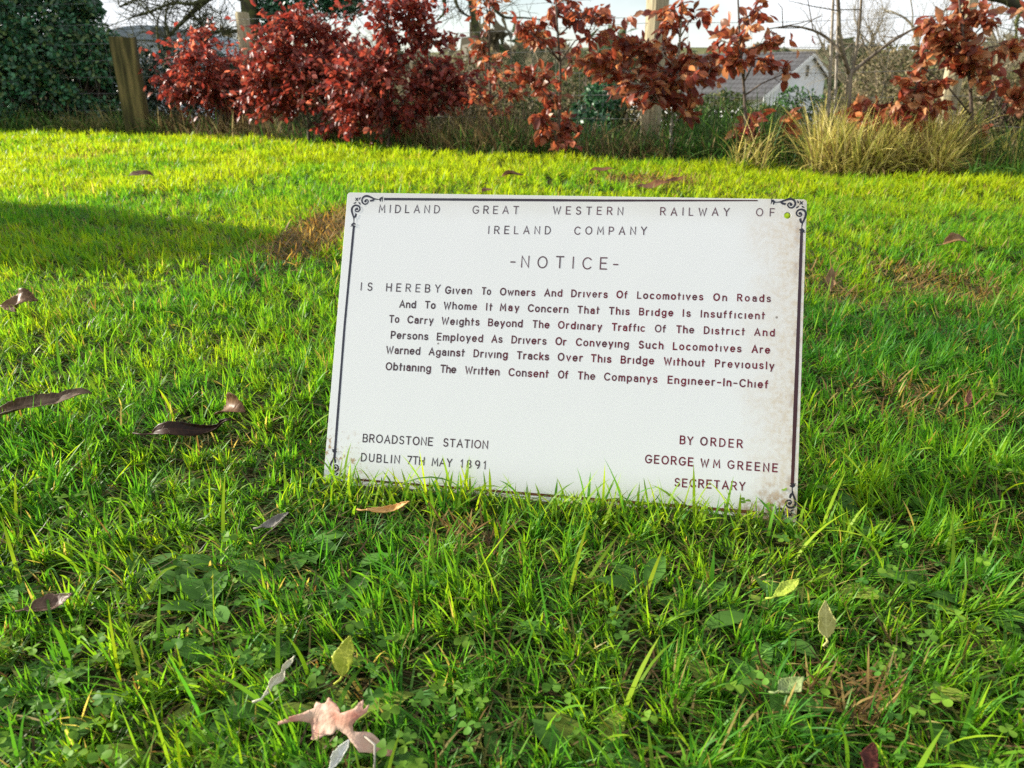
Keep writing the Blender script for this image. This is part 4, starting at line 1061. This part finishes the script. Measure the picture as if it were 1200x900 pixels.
k = rng.integers(0, len(B_), n); d = rand_dirs(n); P_ = B_[k, :3] + d * (rng.random((n, 1)) ** 0.4) * B_[k, 3:]
V, F, C = scatter_leaves(ET, EQ, P_, rng.normal(0, 0.7, (n, 3)) + d * 0.4, rng.normal(0, 0.5, (n, 3)) + d, rng.uniform(0.04, 0.075, n), np.array(EG)[rng.integers(0, 3, n)] * rng.uniform(0.5, 1.2, (n, 1)))
IVY = (V, F, C)
TR = [(95, 13.5, 5.0, 0.09, 'reddish brown twiggy tree behind the dark evergreen shrub', 5, 1.1, 0.0, M_bark, (0.1, 0, 1), 0.24),
 (200, 14.5, 4.4, 0.09, 'low bare tree with a fine mesh of twigs above the pale shed', 23, 1.3, -0.4, M_moss, (0, 0, 1), 0.22),
 (150, 17.0, 5.0, 0.10, 'grey bare tree standing behind the pale shed', 63, 1.2, -0.2, M_bark, (0, 0, 1), 0.22),
 (625, 24, 4.6, 0.09, 'small far bare tree left of the middle fence post', 9, 1.0, 0.0, M_twig, (0, 0, 1), 0.25),
 (1030, 13, 4.2, 0.08, 'khaki twiggy tree right of the white house', 17, 1.1, 0.1, M_twig, (0, 0, 1), 0.22),
 (1082, 15, 4.8, 0.09, 'grey khaki twiggy tree behind the right-hand copper saplings', 29, 1.2, 0.0, M_twig, (0, 0, 1), 0.22),
 (1004, 22, 5.6, 0.09, 'distant khaki tree standing right of the house gable end', 31, 1.0, 0.1, M_twig, (0, 0, 1), 0.25),
 (1150, 19, 5.6, 0.09, 'far khaki tree in the gap behind the right-hand fence post', 33, 1.1, 0.1, M_twig, (0, 0, 1), 0.25),
 (430, 28, 6.0, 0.12, 'far bare tree behind the broadest red sapling', 43, 1.1, 0.1, M_twig, (0, 0, 1), 0.25),
 (515, 34, 5.6, 0.12, 'far bare tree rising above the khaki scrub', 53, 1.1, 0.1, M_twig, (0, 0, 1), 0.25)]
for px, Y_, h_, r_, lb, sd, sprd, dr, mt, dn, fr_ in TR:
    bare_tree(px, Y_, h_, r_, lb, sd, sprd, dr, mt, 6, dn, fr_)

# the young bare tree beside the house, and its two slim neighbours
def px_tree(name, label, cat, Y, paths, leaves=(), mat=M_bark, group=None, ntw=7, tl=1.0):
    b0 = at(*paths[0][0][:2], Y); base = np.array([b0[0], Y, float(ground_z(b0[0], Y)) - 0.03])
    root = empty(name, base); tag(root, label, cat, group)
    for pi, path in enumerate(paths):
        p = [at(a, b, Y + 0.10 * math.sin(2.3 * pi) * min(1, i / 2)) for i, (a, b, _) in enumerate(path)]
        if pi == 0: p[0] = base
        p = np.array(p); r = [q[2] * Y / FPX / 2 for q in path]
        q = np.linspace(0, 1, 3 * len(p)); ks = np.linspace(0, 1, len(p))
        S = np.stack([np.interp(q, ks, p[:, i]) for i in range(3)], -1)
        for _ in range(2): S[1:-1] = (S[:-2] + 2 * S[1:-1] + S[2:]) / 4
        mb = MB(); mb.tube(S, np.interp(q, ks, r), 6)
        if pi:
            for _ in range(ntw):
                i = rng.integers(3, len(S)); e = S[i] + rng.normal(0, tl, 3) * np.array([0.16, 0.08, 0.12]) + np.array([0, 0, 0.1])
                m_ = (S[i] + e) / 2 + rng.normal(0, 0.02 * tl, 3)
                mb.tube([S[i], m_, e], [0.004 * tl, 0.003 * tl, 0.0015 * tl], 3, cap=False)
                for _q in range(3 if tl > 1 else 0):
                    e2 = m_ + rng.normal(0, 0.10 * tl, 3); mb.tube([m_, (m_ + e2) / 2 + rng.normal(0, 0.02, 3), e2], [0.0025 * tl, 0.002 * tl, 0.001 * tl], 3, cap=False)
        mb.build('trunk' if pi == 0 else 'branch', mat, root, local=base)
    if leaves:
        P_ = np.array([at(a, b, Y) for a, b in leaves]); n = len(P_)
        V, F, C = scatter_leaves(BT, BQ, P_, rng.normal(0, 0.3, (n, 3)) + np.array([0.3, 0, -0.8]), rng.normal(0, 1, (n, 3)), rng.uniform(0.05, 0.07, n), RUSSET[rng.integers(0, 5, n)])
        mesh_np('leaves', V, F, M_beech, root, C, True, base)
    return root
px_tree('bare_sapling', 'young bare tree with arching forked branches right of the house', 'tree', 4.95,
        [[(990, 200, 7), (993, 140, 6.5), (995, 100, 6), (996, 82, 5.5)],
         [(995, 84, 5), (985, 58, 4), (962, 38, 3), (930, 29, 2), (900, 34, 1.2)],
         [(995, 86, 5), (984, 52, 4.5), (983, 10, 4), (978, -50, 3)],
         [(995, 88, 4.5), (1018, 68, 3.5), (1050, 45, 3), (1095, 20, 2.2), (1150, -15, 1.5)],
         [(994, 105, 4), (1002, 68, 3.5), (1008, 25, 3), (1012, -45, 2)]],
        [(926, 38), (905, 36), (925, 46), (934, 58), (952, 40), (897, 40)], group='bare saplings in the hedge')
px_tree('bare_sapling', 'slim pale upright sapling nearest the house gable', 'tree', 5.1, [[(969, 190, 4), (971, 120, 3.6), (974, 60, 3.2), (978, -40, 2.6)]], mat=M_stem, group='bare saplings in the hedge')
px_tree('bare_sapling', 'slim upright sapling between the pale one and the forked bare tree', 'tree', 5.3, [[(978, 190, 3.4), (979, 120, 3), (981, 50, 2.6), (983, -40, 2)]], mat=M_stem, group='bare saplings in the hedge')

ivt = px_tree('bare_tree', 'ivy-clad mossy tree with bare branches behind the second fence post', 'tree', 12.6,
        [[(302, 145, 22), (298, 60, 20), (291, 0, 18), (288, -80, 15)],
         [(292, 2, 9), (264, -12, 8), (242, -2, 7), (224, 16, 5), (206, 34, 3.5), (190, 50, 2)],
         [(242, 0, 5), (222, 6, 4), (204, 2, 3), (180, 12, 2.2), (150, 22, 1.5)],
         [(224, 16, 4), (236, 28, 3), (240, 44, 2), (238, 58, 1.5)],
         [(290, -10, 8), (262, -30, 7), (220, -20, 5), (180, -10, 3.5), (140, 8, 2)],
         [(294, 30, 5), (275, 38, 4), (256, 36, 3), (236, 46, 2)],
         [(292, -6, 7), (330, -30, 6), (380, -10, 5), (430, 12, 3), (470, 6, 2)]], mat=M_moss, ntw=42, tl=1.9, group='bare trees beyond the fence')
mesh_np('ivy', IVY[0], IVY[1], M_ever, ivt, IVY[2], True, ivt.location)
px_tree('bare_tree', 'bare tree with dark drooping branches above the middle of the hedge', 'tree', 11.5,
        [[(566, 145, 10), (562, 60, 9), (552, 0, 9), (545, -80, 9)],
         [(548, -40, 8), (528, -35, 6), (519, -5, 5), (523, 14, 3.5), (512, 24, 2)],
         [(528, -35, 5), (532, -5, 4.5), (538, 14, 3), (556, 22, 1.8)],
         [(550, -20, 7), (572, -5, 5), (580, 12, 4), (592, 22, 3), (612, 20, 2), (640, 24, 1.2)],
         [(550, -30, 6), (600, -25, 4), (640, -10, 3), (660, 8, 2)]], mat=M_moss, ntw=16, tl=1.3, group='bare trees beyond the fence')
px_tree('bare_tree', 'mossy tree arching a branch over the top right corner', 'tree', 9.0,
        [[(1262, 150, 26), (1256, 60, 24), (1240, 10, 22), (1232, -80, 20)],
         [(1240, 12, 18), (1222, 24, 15), (1200, 12, 13), (1180, -2, 10), (1150, -4, 7), (1110, -14, 4)],
         [(1200, 10, 6), (1190, 24, 4), (1192, 38, 3), (1186, 52, 2)]], mat=M_moss, ntw=12, tl=1.3, group='bare trees beyond the fence')

# ------------------------------------------------------------------ far-off wood
mb = MB(); fr = np.random.default_rng(99)
for i in range(300):
    a = fr.uniform(-0.85, 0.85); r = fr.uniform(70, 240)
    x, y = r * math.sin(a), r * math.cos(a)
    if 8 < math.degrees(a) < 26 and r < 110: continue
    zb = float(ground_z(x, y)); h = fr.uniform(4.5, 8.0)
    col = np.array([0.17, 0.145, 0.09]) * fr.uniform(0.7, 1.3) if fr.random() < 0.75 else np.array([0.05, 0.075, 0.03])
    nb_ = 90
    dz = fr.random(nb_) ** 0.7; dr = 0.55 * h * (0.35 + 0.65 * np.sin(np.pi * np.clip(dz, 0.05, 0.97)))
    th = fr.uniform(0, 2 * math.pi, nb_); rr = dr * np.sqrt(fr.random(nb_)) * 0.9
    c = np.stack([x + rr * np.cos(th), y + rr * np.sin(th), zb + h * (0.06 + 0.94 * dz)], -1)
    s_ = h * 0.085
    V = (c[:, None] + fr.normal(0, 1, (nb_, 3, 3)) * np.array([s_, s_, s_ * 1.4])).reshape(-1, 3)
    mb.add(V, (), np.arange(nb_ * 3).reshape(-1, 3), col)
    mb.tube([(x, y, zb - 0.3), (x, y, zb + h * 0.7)], [0.15, 0.05], 4, col * 0.6)
tag(mb.build('distant_wood', M_straw, smooth=False), 'hazy brown wood and scrub on the rising ground far off', 'wood', kind='stuff')

# ------------------------------------------------------------------ white house
A0 = at(951, 63, 62.0); th = math.radians(48)
gu = np.array([math.cos(th), math.sin(th), 0]); gb = np.array([-math.sin(th), math.cos(th), 0])
def on_gable(px, py):
    d = ray(px, py); o = np.array([0, 0, CZ]); nrm = gb
    s = ((A0 - o) @ nrm) / (d @ nrm); p = o + d * s
    return (p - A0) @ gu, p[2] - A0[2]
lu, lz = on_gable(894, 112); ru, rz_ = on_gable(968, 88)
zg = float(ground_z(A0[0], A0[1])) - 0.4 - A0[2]
Lh = 11.0
house = empty('house', A0 + np.array([0, 0, zg])); tag(house, 'white house with a grey tiled roof and gable end beyond the hedge', 'house')
def hp(u, b_, z): return A0 + gu * u + gb * b_ + np.array([0, 0, z])
def solid(name, polys, mat, parent, loc):
    bm = bmesh.new()
    for pl in polys:
        bm.faces.new([bm.verts.new(tuple(np.asarray(p) - np.asarray(loc))) for p in pl])
    bmesh.ops.remove_doubles(bm, verts=bm.verts, dist=1e-4)
    bmesh.ops.recalc_face_normals(bm, faces=bm.faces)
    me = bpy.data.meshes.new(name); bm.to_mesh(me); bm.free(); me.materials.append(mat)
    o = bpy.data.objects.new(name, me); COL.objects.link(o); o.parent = parent
    return o
def prism(poly, ext):
    a = [np.asarray(p) for p in poly]; b_ = [p + np.asarray(ext) for p in a]; n = len(a)
    return [a, b_[::-1]] + [[a[i], b_[i], b_[(i + 1) % n], a[(i + 1) % n]] for i in range(n)]
M_render = noise_mat('white render', (0.70, 0.72, 0.74), (0.80, 0.80, 0.80), 0.6, 0.9, 0.05)
M_trim = noise_mat('white painted board', (0.72, 0.72, 0.70), (0.80, 0.80, 0.78), 3, 0.6, 0)
m, N, L, P = mat_new('grey roof tiles')
tcn = N.new('ShaderNodeTexCoord'); bk = N.new('ShaderNodeTexBrick')
bk.inputs['Scale'].default_value = 1.0; bk.inputs['Brick Width'].default_value = 0.34; bk.inputs['Row Height'].default_value = 0.30; bk.inputs['Mortar Size'].default_value = 0.03
bk.inputs['Color1'].default_value = (0.060, 0.060, 0.064, 1); bk.inputs['Color2'].default_value = (0.088, 0.086, 0.088, 1); bk.inputs['Mortar'].default_value = (0.03, 0.026, 0.026, 1)
cx_ = N.new('ShaderNodeCombineXYZ'); sp_ = N.new('ShaderNodeSeparateXYZ'); dt = N.new('ShaderNodeVectorMath'); dt.operation = 'DOT_PRODUCT'
dt.inputs[1].default_value = tuple(gb); L.new(tcn.outputs['Object'], dt.inputs[0]); L.new(tcn.outputs['Object'], sp_.inputs[0])
L.new(dt.outputs['Value'], cx_.inputs['X']); L.new(sp_.outputs['Z'], cx_.inputs['Y']); L.new(cx_.outputs[0], bk.inputs['Vector'])
L.new(bk.outputs['Color'], P.inputs['Base Color']); P.inputs['Roughness'].default_value = 0.85
M_tile = m
HL = house.location
solid('wall', prism([hp(lu * 0.95, 0, zg), hp(ru * 0.95, 0, zg), hp(ru * 0.95, 0, rz_ * 0.95 - 0.12), hp(0, 0, -0.12), hp(lu * 0.95, 0, lz * 0.95 - 0.12)], gb * Lh), M_render, house, HL)
roof = solid('roof', prism([hp(0, -0.25, 0.10), hp(lu * 1.06, -0.25, lz * 1.06 + 0.10), hp(lu * 1.06, -0.25, lz * 1.06 - 0.10), hp(0, -0.25, -0.10)], gb * (Lh + 0.5)) +
             prism([hp(0, -0.25, 0.10), hp(0, -0.25, -0.10), hp(ru * 1.06, -0.25, rz_ * 1.06 - 0.10), hp(ru * 1.06, -0.25, rz_ * 1.06 + 0.10)], gb * (Lh + 0.5)), M_tile, house, HL)
for eu, ez in ((lu, lz), (ru, rz_)):
    solid('bargeboard', prism([hp(0, -0.29, 0.08), hp(eu * 1.06, -0.29, ez * 1.06 + 0.08), hp(eu * 1.06, -0.29, ez * 1.06 - 0.22), hp(0, -0.29, -0.22)], gb * 0.036), M_trim, house, HL)
vu, vz = on_gable(945.5, 83)
M_glass = noise_mat('dark window glass', (0.03, 0.04, 0.05), (0.06, 0.07, 0.08), 2, 0.15, 0, spec=0.5)
fr_ = solid('vent', prism([hp(vu - 0.32, -0.05, vz - 0.45), hp(vu + 0.32, -0.05, vz - 0.45), hp(vu + 0.32, -0.05, vz + 0.45), hp(vu - 0.32, -0.05, vz + 0.45)], gb * 0.05), M_trim, house, HL)
solid('pane', prism([hp(vu - 0.24, -0.07, vz - 0.37), hp(vu + 0.24, -0.07, vz - 0.37), hp(vu + 0.24, -0.07, vz + 0.37), hp(vu - 0.24, -0.07, vz + 0.37)], gb * 0.03), M_glass, fr_, HL)
solid('ridge_tiles', prism([hp(-0.16, -0.27, 0.06), hp(0, -0.27, 0.19), hp(0.16, -0.27, 0.06)], gb * (Lh + 0.54)), M_tile, house, HL)

# ------------------------------------------------------------------ pale curved-roof shed at the left
Y = 18.0
c = at(178, 60, Y); zt = at(178, 30, Y)[2]; zb = float(ground_z(c[0], Y)) - 0.1
shed = empty('shed', (c[0], Y, zb)); tag(shed, 'pale blue-grey shed with a low curved roof behind the thick post', 'shed')
hw = 48 * Y * 1.04 / FPX; ze = at(178, 47, Y)[2] - zb; zt -= zb
def solid_l(name, polys, mat, parent): return solid(name, polys, mat, parent, (0, 0, 0))
wall = [(-hw, 0, 0), (hw, 0, 0), (hw, 0, ze), (-hw, 0, ze)]
M_shed = noise_mat('pale blue grey sheet', (0.52, 0.60, 0.66), (0.70, 0.76, 0.80), 1.5, 0.6, 0.05)
M_shedr = noise_mat('weathered grey sheet roof', (0.18, 0.23, 0.27), (0.34, 0.39, 0.43), 2.5, 0.5, 0.05)
solid_l('wall', prism(wall, (0, 3.0, 0)), M_shed, shed)
arcp = [(hw * 1.05 * math.cos(t), -0.12, ze + 0.003 + (zt - ze) * math.sin(t)) for t in np.linspace(0, math.pi, 15)]
solid_l('roof', prism(arcp, (0, 3.3, 0)), M_shedr, shed)
solid_l('window', prism([(0.1, -0.14, ze + 0.05), (0.42, -0.14, ze + 0.05), (0.42, -0.14, ze + 0.24), (0.1, -0.14, ze + 0.24)], (0, 0.05, 0)), M_glass, shed)

# ------------------------------------------------------------------ fallen leaves
def fallen(label, px, py, length, width, yaw, pitch=0.1, roll=0.0, c1=(0.10, 0.05, 0.025), c2=(0.20, 0.11, 0.05), curl=0.8, cup=0.8, lobes=0, lift=0.03, rough=0.45, stalk=0.2, seed=1, wav=0.06, group='fallen leaves on the lawn', name='fallen_leaf', S=1.0, angs=None):
    r = np.random.default_rng(seed)
    nu, nv = 36, 11
    s = np.linspace(0, 1, nu); c = np.linspace(-1, 1, nv)
    w = np.sin(math.pi * np.clip(s, 0.015, 0.985) ** 0.85) ** 0.8
    ang = pitch + curl * (s - 0.4) * S + 0.25 * np.sin(s * 7 + r.uniform(0, 6)) * wav * 8
    if angs is not None: ang = np.interp(s, np.linspace(0, 1, len(angs)), angs)
    ds = length / (nu - 1)
    ej = 1 + np.cumsum(r.normal(0, 0.05, (nu, 2)), 0); ej = ej - (np.linspace(0, 1, nu)[:, None] * (ej[-1] - 1)); ej += r.normal(0, 0.03, (nu, 2))
    if lobes: ej = ej * np.stack([0.22 + 0.78 * np.abs(np.cos(math.pi * lobes * s)) ** 1.3, 0.22 + 0.78 * np.abs(np.cos(math.pi * lobes * s + 0.9)) ** 1.3], 1)
    cx_ = np.concatenate([[0], np.cumsum(np.cos(ang[:-1]) * ds)]); cz_ = np.concatenate([[0], np.cumsum(np.sin(ang[:-1]) * ds)])
    V = []
    for i in range(nu):
        cu = cup * (0.7 + 0.5 * math.sin(3 * s[i] + seed)) + 1e-3
        for j in range(nv):
            hw_ = width / 2 * w[i] * (ej[i, 0] if j < nv // 2 else ej[i, 1])
            a = c[j] * cu
            ly = hw_ * math.sin(a) / cu * (1 + 0.08 * math.sin(9 * s[i] + 2 * c[j] + seed)) if cu > 0.02 else hw_ * c[j]
            lz_ = hw_ * (1 - math.cos(a)) / cu + wav * width * (0.5 * math.sin(11 * s[i] + 3 * c[j] * (1 if j > 4 else -1) + seed) * abs(c[j])) + r.normal(0, 0.0003)
            sa, ca = math.sin(ang[i]), math.cos(ang[i])
            V.append((cx_[i] - lz_ * sa, ly, cz_[i] + lz_ * ca))
    V = np.array(V); V[:, 0] -= length * 0.45
    Q = [(i * nv + j, i * nv + j + 1, (i + 1) * nv + j + 1, (i + 1) * nv + j) for i in range(nu - 1) for j in range(nv - 1)]
    bm = bmesh.new(); vs = [bm.verts.new(v) for v in V]
    for q in Q: bm.faces.new([vs[k] for k in q])
    # midrib and stalk as a thin ridge
    me = bpy.data.meshes.new('fallen_leaf'); bm.to_mesh(me); bm.free()
    key = 'leaf %s' % str((c1, c2, rough))
    m = bpy.data.materials.get(key)
    if m is None:
        m, N, L, P = mat_new(key)
        def lk(v, s_): L.new(v, s_)
        tcn = N.new('ShaderNodeTexCoord')
        n1 = N.new('ShaderNodeTexNoise'); n1.inputs['Scale'].default_value = 55; n1.inputs['Detail'].default_value = 7
        n2 = N.new('ShaderNodeTexNoise'); n2.inputs['Scale'].default_value = 170; n2.inputs['Detail'].default_value = 3
        cr = N.new('ShaderNodeValToRGB'); cr.color_ramp.elements[0].position = 0.36; cr.color_ramp.elements[1].position = 0.64
        cr.color_ramp.elements[0].color = (*c1, 1); cr.color_ramp.elements[1].color = (*c2, 1)
        lk(tcn.outputs['Object'], n1.inputs['Vector']); lk(tcn.outputs['Object'], n2.inputs['Vector']); lk(n1.outputs['Fac'], cr.inputs['Fac'])
        sx_ = N.new('ShaderNodeSeparateXYZ'); lk(tcn.outputs['Object'], sx_.inputs[0])
        def mth(op, p, q):
            n_ = N.new('ShaderNodeMath'); n_.operation = op
            for i_, v in enumerate((p, q)):
                if isinstance(v, (int, float)): n_.inputs[i_].default_value = v
                else: lk(v, n_.inputs[i_])
            return n_.outputs[0]
        ay = mth('ABSOLUTE', sx_.outputs['Y'], 0)
        ph = mth('PINGPONG', mth('SUBTRACT', sx_.outputs['X'], mth('MULTIPLY', ay, 0.7)), 0.004)
        vein = mth('MAXIMUM', mth('LESS_THAN', ph, 0.0005), mth('LESS_THAN', ay, 0.0007))
        sp1 = mth('GREATER_THAN', n2.outputs['Fac'], 0.66)
        mv = N.new('ShaderNodeMixRGB'); mv.inputs['Color2'].default_value = tuple(min(1, 0.35 * p + 0.75 * q) for p, q in zip(c1, c2)) + (1,)
        mv.inputs['Color2'].default_value = tuple(min(0.8, q * 1.25) for q in c2) + (1,)
        lk(mth('MULTIPLY', vein, 0.55), mv.inputs['Fac']); lk(cr.outputs['Color'], mv.inputs['Color1'])
        md = N.new('ShaderNodeMixRGB'); md.inputs['Color2'].default_value = tuple(0.6 * q * k for q, k in zip(c1, (1, 0.85, 0.7))) + (1,)
        lk(mth('MULTIPLY', sp1, 0.7), md.inputs['Fac']); lk(mv.outputs['Color'], md.inputs['Color1'])
        lk(md.outputs['Color'], P.inputs['Base Color'])
        P.inputs['Roughness'].default_value = rough; P.inputs['Specular IOR Level'].default_value = 0.2
        b_ = N.new('ShaderNodeBump'); b_.inputs['Strength'].default_value = 0.5; b_.inputs['Distance'].default_value = 0.0006
        lk(mth('ADD', n1.outputs['Fac'], vein), b_.inputs['Height']); lk(b_.outputs['Normal'], P.inputs['Normal'])
        tr = N.new('ShaderNodeBsdfTranslucent'); ms = N.new('ShaderNodeMixShader'); ms.inputs['Fac'].default_value = 0.22
        L.new(md.outputs['Color'], tr.inputs['Color']); L.new(P.outputs['BSDF'], ms.inputs[1]); L.new(tr.outputs['BSDF'], ms.inputs[2])
        L.new(ms.outputs['Shader'], N['Material Output'].inputs['Surface'])
    me.materials.append(m)
    for p in me.polygons: p.use_smooth = True
    g = gp(px, py, lift)
    blade = bpy.data.objects.new(name, me)
    COL.objects.link(blade)
    blade.location = g
    blade.rotation_euler = (roll, 0, yaw)
    so = blade.modifiers.new('thickness', 'SOLIDIFY'); so.thickness = 0.0006
    tag(blade, label, 'leaf', group)
    if stalk:
        mb = MB()
        x0 = float(V[nv // 2, 0]); z0 = float(V[nv // 2, 2])
        mid = [V[i * nv + nv // 2] - np.array([0, 0, 0.0006]) for i in range(0, nu - 2, 3)]
        P_ = [np.array([x0 - length * stalk, 0.004, z0 - 0.004]), np.array([x0 - length * stalk * 0.5, 0, z0 - 0.001])] + mid
        mb.tube(P_, np.linspace(0.0011, 0.0004, len(P_)), 5)
        sk = mb.build('stalk', m, blade)
    return blade
DK1, DK2 = (0.045, 0.022, 0.010), (0.12, 0.055, 0.022)
fallen('curled brown leaf standing up with a pale lit edge, far left', 30, 358, 0.115, 0.046, 0.05, 0.35, 0.8, (0.11, 0.055, 0.028), (0.26, 0.15, 0.085), lift=0.048, cup=1.3, seed=3, wav=0.08, angs=[0.0, 0.05, 0.3, 1.15, 1.2, 0.1, -1.0, -0.6])
fallen('long grey-brown leaf lying across the left edge of the lawn', 46, 482, 0.148, 0.036, 0.36, 0.12, 0.55, (0.075, 0.045, 0.026), (0.19, 0.13, 0.08), lift=0.042, cup=1.6, seed=8, rough=0.5, angs=[0.2, 0.35, 0.4, 0.2, 0.1, 0.35, 0.2, -1.3], wav=0.05)
fallen('nearly black curled leaf in the grass left of the sign', 236, 506, 0.142, 0.027, 0.10, 0.0, 0.75, (0.020, 0.011, 0.008), (0.06, 0.028, 0.016), lift=0.040, cup=1.8, seed=5, rough=0.45, wav=0.10, angs=[0.9, 0.4, -0.3, -0.35, 0.0, 0.45, 1.2, 0.7, -1.5])
fallen('rounded brown leaf tip right behind the nearly black curled leaf', 279, 482, 0.052, 0.040, -0.5, 0.35, 0.75, (0.12, 0.065, 0.03), (0.26, 0.15, 0.08), -1.8, 1.2, lift=0.048, seed=6)
fallen('shrivelled cream leaf standing above the lobed pink leaf', 325, 795, 0.042, 0.013, 1.3, 0.6, 0.6, (0.50, 0.46, 0.32), (0.68, 0.64, 0.50), 1.6, 1.5, lift=0.036, seed=12, rough=0.55, wav=0.2, lobes=2.5)
fallen('small white shrivelled leaf touching the bottom edge', 398, 889, 0.024, 0.012, 1.1, 0.4, 0.2, (0.60, 0.60, 0.52), (0.75, 0.74, 0.66), 1.2, 1.4, lift=0.028, seed=13, rough=0.55)
fallen('brown leaf lying alone on the sunny lawn at the right', 1119, 286, 0.082, 0.045, 0.1, 0.15, 0.4, (0.17, 0.085, 0.032), (0.32, 0.185, 0.085), -1.2, 1.1, lift=0.048, seed=14)
fallen('narrow brown leaf stuck upright just right of the sign', 970, 336, 0.058, 0.024, 1.45, 0.9, 0.1, (0.20, 0.115, 0.05), (0.34, 0.22, 0.11), 0.6, 1.4, lift=0.040, seed=15)
fallen('dark leaf on the far lawn below the thick post', 165, 206, 0.13, 0.055, 0.05, 0.1, 0.4, DK1, DK2, -1.2, 1.0, lift=0.055, seed=16)
for i, (lb, px, py, ln, yw) in enumerate([('dark red leaf on the lawn just above the sign top', 600, 207, 0.12, 0.2), ('small brown leaf above the left half of the sign', 570, 224, 0.07, 0.9), ('flat dark brown leaf near the foot of the pale-stemmed sapling', 704, 200, 0.13, -0.1),
        ('larger dark leaf on the bare strip above the right half of the sign', 764, 218, 0.15, 0.1), ('brown leaf closest to the hedge below the pale stem', 790, 211, 0.10, 0.4)]):
    fallen(lb, px, py, ln, ln * 0.5, yw, 0.1, 0.2, (0.09, 0.036, 0.016), (0.20, 0.085, 0.035), -0.9 + 0.4 * i, 0.8, lift=0.05, seed=20 + i)
fallen('broad pale yellow leaf standing in the grass below the sign corner', 963, 735, 0.032, 0.018, 1.5, 0.75, 0.1, (0.38, 0.36, 0.10), (0.50, 0.48, 0.18), 0.3, 0.9, lift=0.036, seed=31, rough=0.5)
fallen('small yellow-green oval leaf above the broad pale yellow one', 920, 694, 0.030, 0.013, 0.5, 0.35, 0.2, (0.30, 0.40, 0.04), (0.42, 0.50, 0.08), 0.3, 0.5, lift=0.046, seed=32, rough=0.45)
fallen('dark maroon leaf at the bottom edge right of centre', 1017, 893, 0.022, 0.014, 1.2, 0.5, 0.2, (0.06, 0.015, 0.012), (0.11, 0.03, 0.02), 0.3, 0.5, lift=0.026, seed=33)
fallen('yellow-green leaf standing above the lobed pink leaf', 408, 778, 0.032, 0.016, 1.4, 1.0, 0.1, (0.34, 0.40, 0.03), (0.44, 0.46, 0.06), 0.3, 0.6, lift=0.034, seed=34)
fallen('pale grey-green leaf flat in the grass lower right', 925, 805, 0.026, 0.014, 0.4, 0.2, 0.2, (0.18, 0.25, 0.08), (0.28, 0.34, 0.14), 0.5, 0.9, lift=0.030, seed=35)
fallen('small reddish leaf in the crinkled weeds right of the sign', 1133, 470, 0.028, 0.011, 1.2, 0.6, 0.2, (0.14, 0.05, 0.03), (0.24, 0.10, 0.06), 0.8, 0.9, lift=0.040, seed=36)
fallen('grey curled leaf in shade left of the sign foot', 322, 612, 0.034, 0.016, 0.6, 0.2, 0.3, (0.14, 0.13, 0.11), (0.24, 0.22, 0.19), 1.0, 1.0, lift=0.034, seed=37)
fallen('orange dry leaf curled at the foot of the sign', 455, 596, 0.055, 0.013, 0.1, 0.15, 0.4, (0.50, 0.24, 0.06), (0.62, 0.40, 0.16), 0.8, 1.2, lift=0.036, seed=38, rough=0.6, wav=0.15)
fallen('dark brown leaf half hidden by long blades at lower left', 56, 708, 0.045, 0.02, 0.4, 0.1, 0.3, (0.09, 0.05, 0.035), (0.18, 0.11, 0.075), 0.8, 0.9, lift=0.026, seed=39)

# the lobed oak leaf at the bottom edge: its own outline, buckled and thin
OUT = [(130, 600), (180, 550), (300, 505), (350, 485), (355, 445), (420, 455), (430, 405), (490, 440), (555, 480), (575, 510), (650, 490), (690, 430), (720, 415), (735, 470), (770, 430), (765, 480), (730, 525), (690, 570), (700, 600),
       (830, 595), (930, 640), (1010, 665), (1000, 700), (900, 690), (780, 705), (650, 625), (560, 590), (540, 620), (470, 630), (440, 665), (390, 660), (360, 600), (330, 565), (250, 560), (140, 615)]
bm = bmesh.new()
vs = [bm.verts.new(((x - 570) * 1.0e-4, -(y - 560) * 1.25e-4, 0)) for x, y in OUT]
ed = [bm.edges.new((vs[i], vs[(i + 1) % len(vs)])) for i in range(len(vs))]
bmesh.ops.triangle_fill(bm, edges=ed, use_beauty=True)
bmesh.ops.subdivide_edges(bm, edges=bm.edges[:], cuts=2, use_grid_fill=True)
bmesh.ops.triangulate(bm, faces=bm.faces[:])
lr = random.Random(4)
for v in bm.verts:
    x, y = v.co.x, v.co.y
    v.co.z = 0.0045 * math.sin(x * 95 + 0.6) + 0.0035 * math.sin(y * 260 + x * 60) + 9.0 * (x + 0.01) ** 2 * 0.18 + lr.uniform(-0.0003, 0.0003)
    v.co.x += lr.uniform(-0.0004, 0.0004); v.co.y += lr.uniform(-0.0004, 0.0004)
me = bpy.data.meshes.new('fallen_leaf'); bm.to_mesh(me); bm.free()
for p in me.polygons: p.use_smooth = True
me.materials.append(noise_mat('bleached pink oak leaf', (0.32, 0.09, 0.055), (0.55, 0.37, 0.28), 45, 0.65, 0.6, c3=(0.46, 0.24, 0.17), lo=0.3, hi=0.6))
oak = bpy.data.objects.new('fallen_leaf', me); COL.objects.link(oak)
oak.location = gp(397, 848, 0.034); oak.rotation_euler = (0.55, 0.05, -0.10)
so = oak.modifiers.new('thickness', 'SOLIDIFY'); so.thickness = 0.0006
tag(oak, 'lobed pink-orange oak leaf in the grass at the bottom edge', 'leaf', 'fallen leaves on the lawn')
mb = MB(); mb.tube([(0.020, -0.006, 0.002), (0.031, -0.012, 0.003), (0.033, -0.026, -0.002), (0.034, -0.040, -0.010)], [0.0007, 0.0010, 0.0009, 0.0009], 5)
mb.build('stalk', M_stem, oak)
